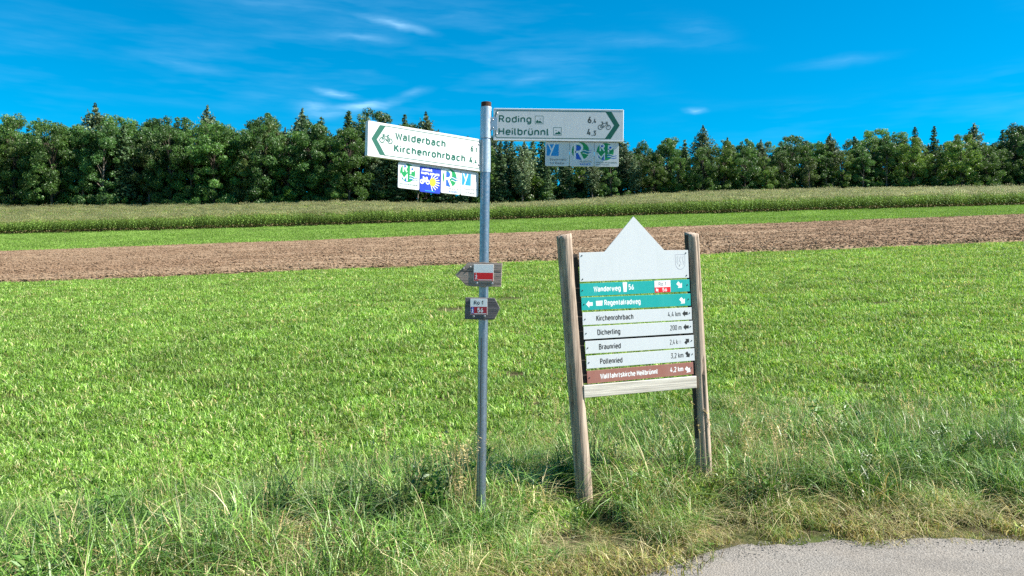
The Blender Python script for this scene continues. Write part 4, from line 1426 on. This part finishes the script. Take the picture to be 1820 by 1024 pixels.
def strip(i, mat, label):
    m4, L = strip_frame(*ROWS[i], PH)
    p = link('name_strip', Geo().box(0, L, 0, PT, 0, PH, 0, .0008).mesh('name_strip', [M[mat]]), board, mat=m4)
    p['label'] = label
    screws(p, [(.018, PH * .47), (L - .018, PH * .55)], 0, .0042, 'darkscrew')
    return p, L


def strip_text(p, L, items, mat):
    P = Print(-.0002)
    for s, f0, f1, z, cap, w in items: P.text(s, f0 * L, z * PH, cap * PH, f1 * L, w)
    link('lettering', P.mesh('lettering', [M[mat]]), p)


def strip_distance(p, L, s, f0, f1, mat, w=.15):
    P = Print(-.0002); P.text(s, f0 * L, .30 * PH, .44 * PH, f1 * L, w)
    link('distance', P.mesh('distance', [M[mat]]), p)


def strip_arrow(p, L, f, ang, mat, s=.046, z=.5):
    P = Print(-.0002); block_arrow(P, f * L, z * PH, s, ang); link('arrow', P.mesh('arrow', [M[mat]]), p)


# gable panel
mg, LG = strip_frame((-.006, .1712), (.8489, .2044), .198)
def to_panel(u, v):
    q = mg.inverted() @ BP(u, v, -.012); return (q.x, q.z)
out = [(0, 0), (LG, 0), (LG, .198), to_panel(.651, .2986), to_panel(.406, .5297), to_panel(.1819, .2798), (0, .198)]
gp = link('gable_panel', Geo().prism(out, 0, .005, 0, .0008).mesh('gable_panel', [M['board_white']]), board, mat=mg)
gp['label'] = 'blank white panel with pointed gable and faint coat of arms'
screws(gp, [(.02, .178), (.02, .018), (LG - .02, .178), (LG - .02, .018)], 0, .0045, 'darkscrew')
P = Print(-.0002)
x0, z0, wd, h = LG - .107, .062, .078, .105
P.stroke([(x0, z0 + h), (x0, z0 + h * .4)] + E(x0 + wd / 2, z0 + h * .4, wd / 2, h * .4, 180, 360, 12) + [(x0 + wd, z0 + h), (x0, z0 + h)], .0030, 0)
for k in range(3):
    P.stroke([(x0 + wd * (.2 + .3 * k + .08 * math.sin(t * 8 + k)), z0 + h * (.9 - .62 * t)) for t in [j / 8 for j in range(9)]], .0018, 0)
    P.stroke([(x0 + wd * (.12 + .3 * k), z0 + h * .86), (x0 + wd * (.28 + .25 * k), z0 + h * .42)], .0014, 0)
P.poly([(x0 + wd * .36, z0 + h * .20), (x0 + wd * .42, z0 + h * .21), (x0 + wd * .46, z0 + h * .34), (x0 + wd * .42, z0 + h * .33)], 1)
link('coat_of_arms', P.mesh('coat_of_arms', [M['line'], M['black']]), gp)

# 1 Wanderweg
p, L = strip(0, 'turq', 'turquoise strip reading Wanderweg 56')
strip_text(p, L, [('Wanderweg', .118, .358, .30, .46, .20)], 'print_white')
strip_text(p, L, [('56', .430, .478, .34, .46, .18)], 'print_white')
P = Print(-.0002); P.poly([(.378 * L, .96 * PH), (.418 * L, .97 * PH), (.412 * L, .20 * PH), (.384 * L, .20 * PH)]); link('glass_symbol', P.mesh('glass_symbol', [M['print_white']]), p)
x0, x1 = .668 * L, .818 * L
st = link('sticker', Geo().box(x0, x1, -.0012, -.0002, .02 * PH, .985 * PH).mesh('sticker', [M['print_white']]), p)
P = Print(-.0016)
P.poly([(x0 + .0015, .03 * PH), (x1 - .0015, .03 * PH), (x1 - .0015, .45 * PH), (x0 + .0015, .45 * PH)], 0)
P.text('Ro 1', x0 + .033, .56 * PH, .30 * PH, x0 + .092, .12, 2); P.text('56', x0 + .062, .09 * PH, .30 * PH, x0 + .098, .17, 1, lift=.0004)
P.text('N', x0 + .010, .08 * PH, .30 * PH, x0 + .028, .32, 1, lift=.0004)
link('sticker_print', P.mesh('sticker_print', [M['red'], M['print_white'], M['ink']]), p)
strip_arrow(p, L, .905, -45, 'print_white', .052, .55)
# 2 Regentalradweg
p, L = strip(1, 'turq', 'turquoise strip reading Regentalradweg')
strip_text(p, L, [('Regentalradweg', .200, .527, .30, .46, .20)], 'print_white')
P = Print(-.0002); P.poly([(.128 * L, .31 * PH), (.182 * L, .31 * PH), (.186 * L, .71 * PH), (.126 * L, .69 * PH)]); link('blank_field', P.mesh('blank_field', [M['print_white']]), p)
strip_arrow(p, L, .068, 180, 'print_white', .050, .47); strip_arrow(p, L, .922, -45, 'print_white', .052, .42)
# white strips
for i, (nm, f1, dist, d0, ang, lab) in enumerate([('Kirchenrohrbach', .452, '4,4 km', .772, 180, 'white strip reading Kirchenrohrbach'), ('Dicherling', .324, '200 m', .784, 180, 'white strip reading Dicherling'),
                                                ('Braunried', .315, '2,4 k', .770, 45, 'white strip reading Braunried with worn distance'), ('Pollenried', .321, '3,2 km', .772, -55, 'white strip reading Pollenried')]):
    p, L = strip(i + 2, 'board_white', lab)
    items = [(nm, .120, f1, .26, .47, .19)]
    strip_text(p, L, items, 'black')
    strip_distance(p, L, dist, d0, .892 if nm != 'Braunried' else .845, 'black')
    if nm == 'Braunried':
        P = Print(-.0002); P.text('n', .855 * L, .30 * PH, .44 * PH, .878 * L, .18); link('worn_letter', P.mesh('worn_letter', [M['grey_print']]), p)
    strip_arrow(p, L, .935, ang, 'black', .046, .52)
p, L = strip(6, 'brown', 'brown strip reading Wallfahrtskirche Heilbrünnl')
strip_text(p, L, [('Wallfahrtskirche Heilbrünnl', .118, .652, .28, .44, .20)], 'print_white')
strip_distance(p, L, '4,2 km', .774, .900, 'print_white', .18)
strip_arrow(p, L, .948, -40, 'print_white', .050, .40)

# bleached lower beam and the dark battens that carry the strips
mb, Lb = strip_frame((.053, -.6724), (.9107, -.6407), .085, -.02)
link('cross_beam', Geo().box(-.03, Lb + .0, 0, .035, 0, .085, 0, .003).mesh('cross_beam', [M['beam']]), board, mat=mb)
screws(board.children[-1], [(Lb * .585, .028)], 0, .005, 'darkscrew', 'bolt')
for (ua, va, ub, vb) in ((-.030, .262, .045, -.62), (.862, .415, .945, -1.05)):
    a = BP(ua, va, .012); b = BP(ub, vb, .012)
    d = (b - a).normalized(); x = BU.copy(); x = (x - d * x.dot(d)).normalized()
    y = d.cross(x)
    m4 = Matrix((x, -y, -d)).transposed().to_4x4(); m4.translation = b
    if m4.to_3x3().determinant() < 0: m4 = Matrix((x, y, -d)).transposed().to_4x4(); m4.translation = b
    link('mounting_batten', Geo().box(-.018, .018, -.006, .024, 0, (b - a).length, 0, .002).mesh('mounting_batten', [M['batten']]), board, mat=m4)
# rails behind the plates
for (Lm, Rm) in (((-.05, .20), (.89, .235)), ((.0, -.32), (.93, -.285))):
    m4, L = strip_frame(Lm, Rm, .05, .03)
    link('rail', Geo().box(0, L, 0, .022, 0, .05, 0, .002).mesh('rail', [M['batten']]), board, mat=m4)

# ------------------------------------------------------------------ verge: tall grass, dry stalks, weeds
def seed_stalks(n, rad, h, rs, col, head=True):
    parts = []
    for i in range(n):
        a = rs.uniform(0, 6.28); r = rad * math.sqrt(rs.random()); x, y = r * math.cos(a), r * math.sin(a)
        H = rs.uniform(*h); la = rs.uniform(0, 6.28); ln = rs.uniform(.05, .35) * H
        q = [np.array([x + math.cos(la) * ln * t * t, y + math.sin(la) * ln * t * t, H * t]) for t in (0, .35, .7, 1)]
        c = np.array(col) * rs.uniform(.75, 1.25)
        tube(parts, q, [.0016, .0014, .0011, .0008], 3, c)
        if head:
            m = 12
            tt = rs.uniform(.82, 1.04, m)
            P0 = np.stack([x + math.cos(la) * ln * tt * tt, y + math.sin(la) * ln * tt * tt, H * tt], -1)
            V, f, C = leaves(m, P0, (.012, .03), rs, c * 1.15, .2, .8, .35, .1)
            parts.append((V, [f], C))
    return join(parts)


def weed(rs, n, h, size, col, jit, aspect=.4):
    parts = []
    for s in range(5):
        a = rs.uniform(0, 6.28); q = [np.array([.03 * math.cos(a) + math.cos(a) * .12 * t, .03 * math.sin(a) + math.sin(a) * .12 * t, h * t * rs.uniform(.8, 1.0)]) for t in (0, .5, 1)]
        tube(parts, q, [.003, .0025, .0012], 4, np.array(col) * .7)
        m = n // 5
        t = rs.uniform(.08, 1, m)
        P0 = np.stack([np.interp(t, [0, .5, 1], [p[k] for p in q]) for k in range(3)], -1)
        V, f, C = leaves(m, P0, size, rs, col, jit, .6, aspect, .25); parts.append((V, [f], C))
    return join(parts)


def build_verge():
    src = []
    mixg = [(4, (.10, .215, .026), .4), (3, (.18, .31, .06), .3), (3.0, (.036, .095, .014), .35), (1.0, (.29, .37, .18), .25), (.9, STRAW, .25)]
    mixd = [(3.2, (.13, .225, .03), .35), (2.0, STRAW, .3), (1.3, OCHRE, .35), (1.8, (.33, .37, .14), .25)]
    for k in range(4):
        rs = np.random.default_rng(400 + k)
        src.append(grass_mesh('tall_tuft', M['verge'], 56, .13, (.18, .54), (.005, .0100), (.15, 1.25), rs, mixg, bend=1.35, seg=5))     # 0-3
    for k in range(3):
        rs = np.random.default_rng(420 + k)
        src.append(grass_mesh('mixed_tuft', M['verge'], 56, .13, (.12, .38), (.004, .008), (.3, 1.4), rs, mixd, bend=1.3, seg=5))       # 4-6
    for k in range(3):
        rs = np.random.default_rng(440 + k)
        src.append(grass_mesh('short_dry_tuft', M['drygrass'], 110, .15, (.03, .12), (.003, .007), (.3, 1.3), rs,
                              [(3.0, (.20, .26, .05), .35), (2.4, (.34, .27, .09), .35), (1.4, STRAW, .3), (1.2, (.12, .085, .04), .3)], bend=1.2, seg=3))  # 7-9
    for k in range(2):
        rs = np.random.default_rng(460 + k)
        V, f, C = seed_stalks(7, .14, (.35, .68), rs, (.42, .34, .17)); src.append(mesh_np('seed_stalks', V, f, [M['drygrass']], col=C))          # 10-11
    for k in range(2):
        rs = np.random.default_rng(470 + k)
        V, f, C = weed(rs, 70, .22, (.03, .08), (.075, .16, .022), .35); src.append(mesh_np('weed', V, f, [M['verge']], col=C))                   # 12-13
    for k in range(2):
        rs = np.random.default_rng(480 + k)
        src.append(grass_mesh('matted_straw', M['drygrass'], 60, .16, (.08, .26), (.003, .006), (1.3, 2.6), rs, [(3, STRAW, .3), (1.5, (.42, .36, .22), .3), (1, OCHRE, .3), (1, (.20, .27, .07), .3)], bend=1.3, seg=4))  # 14-15
    for k in range(2):
        rs = np.random.default_rng(490 + k)
        V, f, C = weed(rs, 130, .34, (.03, .085), (.06, .14, .022), .4, .3); src.append(mesh_np('tall_weed', V, f, [M['verge']], col=C))             # 16-17
    rs = np.random.default_rng(11)
    xs_, ys_, id_, sc_ = [], [], [], []
    n = 9500
    x = rs.uniform(-6.5, 8.5, n); d = rs.uniform(-.07, 4.2, n); y = edge_y(x) + d
    nz = np_noise(x * 1.4, y * 1.4, 21, 3); nz2 = np_noise(x * .6 + 9, y * .6, 22, 2)
    gap = np_noise(x * 4.2, y * 4.2, 27, 2)
    u = rs.random(n)
    for i in range(n):
        if y[i] < 3.2 or abs(x[i]) > .85 * y[i] + 1.2: continue
        dd = d[i] + .35 * nz[i]
        # close to the tarmac only short dry growth
        if dd < .30:
            if gap[i] < -.28: continue
            if u[i] < .52: k, s = rs.integers(7, 10), rs.uniform(.55, 1.35)
            elif u[i] < .72: k, s = rs.integers(14, 16), rs.uniform(.35, .7)
            elif u[i] < .90: k, s = rs.integers(0, 4), rs.uniform(.18, .42)
            else: k, s = rs.integers(12, 14), rs.uniform(.3, .55)
            if d[i] < .05 and u[i] > .35 + 2.5 * (d[i] + .07): continue
        elif dd < .62:
            k, s = (rs.integers(4, 7), rs.uniform(.5, .85)) if u[i] < .55 else ((rs.integers(0, 4), rs.uniform(.4, .65)) if u[i] < .8 else (rs.integers(14, 16), 1.0))
        elif dd < 2.5:
            dryp = .40 + .45 * nz2[i]
            if u[i] < dryp * .55: k, s = rs.integers(14, 16), rs.uniform(.7, 1.3)
            elif u[i] < dryp: k, s = rs.integers(4, 7), rs.uniform(.7, 1.15)
            elif u[i] < .93: k, s = rs.integers(0, 4), rs.uniform(.6, 1.1)
            elif u[i] < .97: k, s = (rs.integers(12, 14), rs.uniform(.7, 1.2)) if u[i] < .95 else (rs.integers(16, 18), rs.uniform(.7, 1.2))
            else: k, s = (rs.integers(10, 12), rs.uniform(.6, 1.0)) if u[i] > .985 else (rs.integers(0, 4), 1.15)
            if gap[i] < -.05 and rs.random() < .88: continue
            s *= 1 + .45 * nz[i]
        else:
            p = 1 - (dd - 2.5) / 1.5
            if rs.random() > p * .75: continue
            k, s = (rs.integers(0, 4), rs.uniform(.35, .65)) if u[i] < .82 else ((rs.integers(10, 12), rs.uniform(.5, .8)) if u[i] < .84 else (rs.integers(4, 7), rs.uniform(.5, .8)))
        # trodden and trimmed around the feet of the posts
        if .14 < x[i] < .76 and 5.0 < y[i] < 5.72:
            if rs.random() < .55: continue
            k, s = rs.integers(7, 10), .62
        elif .1 < x[i] < .8 and 4.55 < y[i] <= 5.0: s *= .45
        elif abs(x[i] - 1.40) < .16 and 5.3 < y[i] < 5.95: s *= .55
        xs_.append(x[i]); ys_.append(y[i]); id_.append(k); sc_.append(s)
    # bent straw beside the board's near post, single tall stalks by the steel post
    for (cx, cy, rx, ry, m, ks, s0, s1) in ((.84, 5.90, .18, .15, 24, (4, 5, 6, 4, 5, 6, 10), .9, 1.3), (.92, 5.55, .15, .15, 10, (4, 5, 6), .8, 1.1), (-.30, 5.05, .10, .12, 4, (10, 11), .8, 1.1),
                                           (-.75, 5.1, .3, .2, 8, (0, 1, 10), .9, 1.2), (-1.15, 4.5, .22, .18, 18, (7, 8, 9, 4), .9, 1.3), (1.75, 5.8, .4, .3, 14, (10, 4, 5), .8, 1.1), (-.19, 4.86, .16, .08, 16, (0, 1, 2, 3, 5), .62, .85), (-.95, 5.3, .9, .6, 6, (10, 11), .7, 1.0)):
        for q in range(m):
            xs_.append(cx + rs.normal(0, rx * .6)); ys_.append(cy + rs.normal(0, ry * .6)); id_.append(int(rs.choice(ks))); sc_.append(rs.uniform(s0, s1))
    x = np.array(xs_); y = np.array(ys_); s = np.array(sc_); n = len(x)
    o = scatter('verge_grass', src, lay(x, y, -.008), np.stack([rs.normal(0, .08, n), rs.normal(0, .08, n), rs.uniform(0, 6.28, n)], -1), np.stack([s, s, s], -1), np.array(id_))
    tag(o, 'long tangled roadside grass with dry stalks along the lane', 'grass', None, 'stuff')


build_verge()


def build_litter():
    """small stones and bits of straw on the broken edge of the tarmac"""
    rs = np.random.default_rng(31)
    M['stone'] = principled('gravel', (.20, .18, .155), .95)[0]
    src = []
    for k in range(3):
        vs, fs, b = [], [], 0
        for c in range(10):
            v = rs.uniform(-1, 1, (8, 3)); v = np.array([(-1, -1, 0), (1, -1, 0), (1, 1, 0), (-1, 1, 0), (-.7, -.7, 1), (.7, -.7, 1), (.7, .7, 1), (-.7, .7, 1)]) * rs.uniform(.6, 1.2, (8, 3)) * rs.uniform(.0015, .005)
            v[:, :2] += rs.uniform(-.07, .07, 2)
            vs.append(v); fs.append(np.array([(4, 5, 6, 7), (0, 1, 5, 4), (1, 2, 6, 5), (2, 3, 7, 6), (3, 0, 4, 7)]) + b); b += 8
        src.append(mesh_np('gravel_patch', np.concatenate(vs), np.concatenate(fs), [M['stone']]))
    n = 260
    x = rs.uniform(-1.5, 6, n); d = np.abs(rs.normal(0, .10, n)); y = edge_y(x) - d
    z = terrain(x, y) + .016 + .02 * np.clip(d / 1.5, 0, 1)
    s = rs.uniform(.6, 1.3, n)
    o = scatter('gravel', src, np.stack([x, y, z], -1), np.stack([0 * s, 0 * s, rs.uniform(0, 6.28, n)], -1), np.stack([s, s, s], -1), rs.integers(0, 3, n))
    tag(o, 'loose grit on the broken edge of the lane', 'gravel', None, 'stuff')


build_litter()


def dock_plant(x, y, h, seed, hue, label, stalks):
    rs = np.random.default_rng(seed)
    e = tag(empty('wild_plant', (x, y, tz(x, y))), label, 'plant', 'wild plants in the verge')
    parts = []
    for i in range(stalks):
        a = rs.uniform(0, 6.28); q = [np.array([.04 * math.cos(a) + math.cos(a) * .10 * t * t, .04 * math.sin(a) + math.sin(a) * .10 * t * t, h * t * (1 - .04 * i)]) for t in (0, .35, .7, 1)]
        tube(parts, q, [.004, .0035, .003, .0015], 5, np.array(hue) * .6)
        m = 26; t = rs.uniform(.45, 1.0, m)
        P0 = np.stack([np.interp(t, [0, .35, .7, 1], [p[k] for p in q]) for k in range(3)], -1)
        V, f, C = leaves(m, P0, (.012, .035), rs, np.array(hue) * .8, .4, .9, .4, .0); parts.append((V, [f], C))
    V, f, C = join(parts); link('stem', mesh_np('stem', V, f, [M['verge']], col=C), e)
    m = 70
    a = rs.uniform(0, 6.28, m); r = .06 * np.sqrt(rs.random(m))
    P0 = np.stack([r * np.cos(a), r * np.sin(a), rs.uniform(0, h * .35, m)], -1)
    V, f, C = leaves(m, P0, (h * .25, h * .55), rs, hue, .4, .85, .2, .08)
    link('foliage', mesh_np('foliage', V, [f], [M['verge']], col=C), e)


dock_plant(-.66, 5.0, .46, 51, (.045, .125, .022), 'dark green wild plant with upright stems left of the steel post', 6)
dock_plant(-.50, 5.06, .40, 52, (.05, .13, .024), 'smaller dark stemmed plant close to the left of the steel post', 4)
dock_plant(1.26, 5.42, .30, 53, (.17, .24, .025), 'yellow-green leafy plant in front of the right board post', 8)
dock_plant(1.10, 5.46, .26, 54, (.14, .22, .03), 'light green bushy plant between the two board posts', 7)
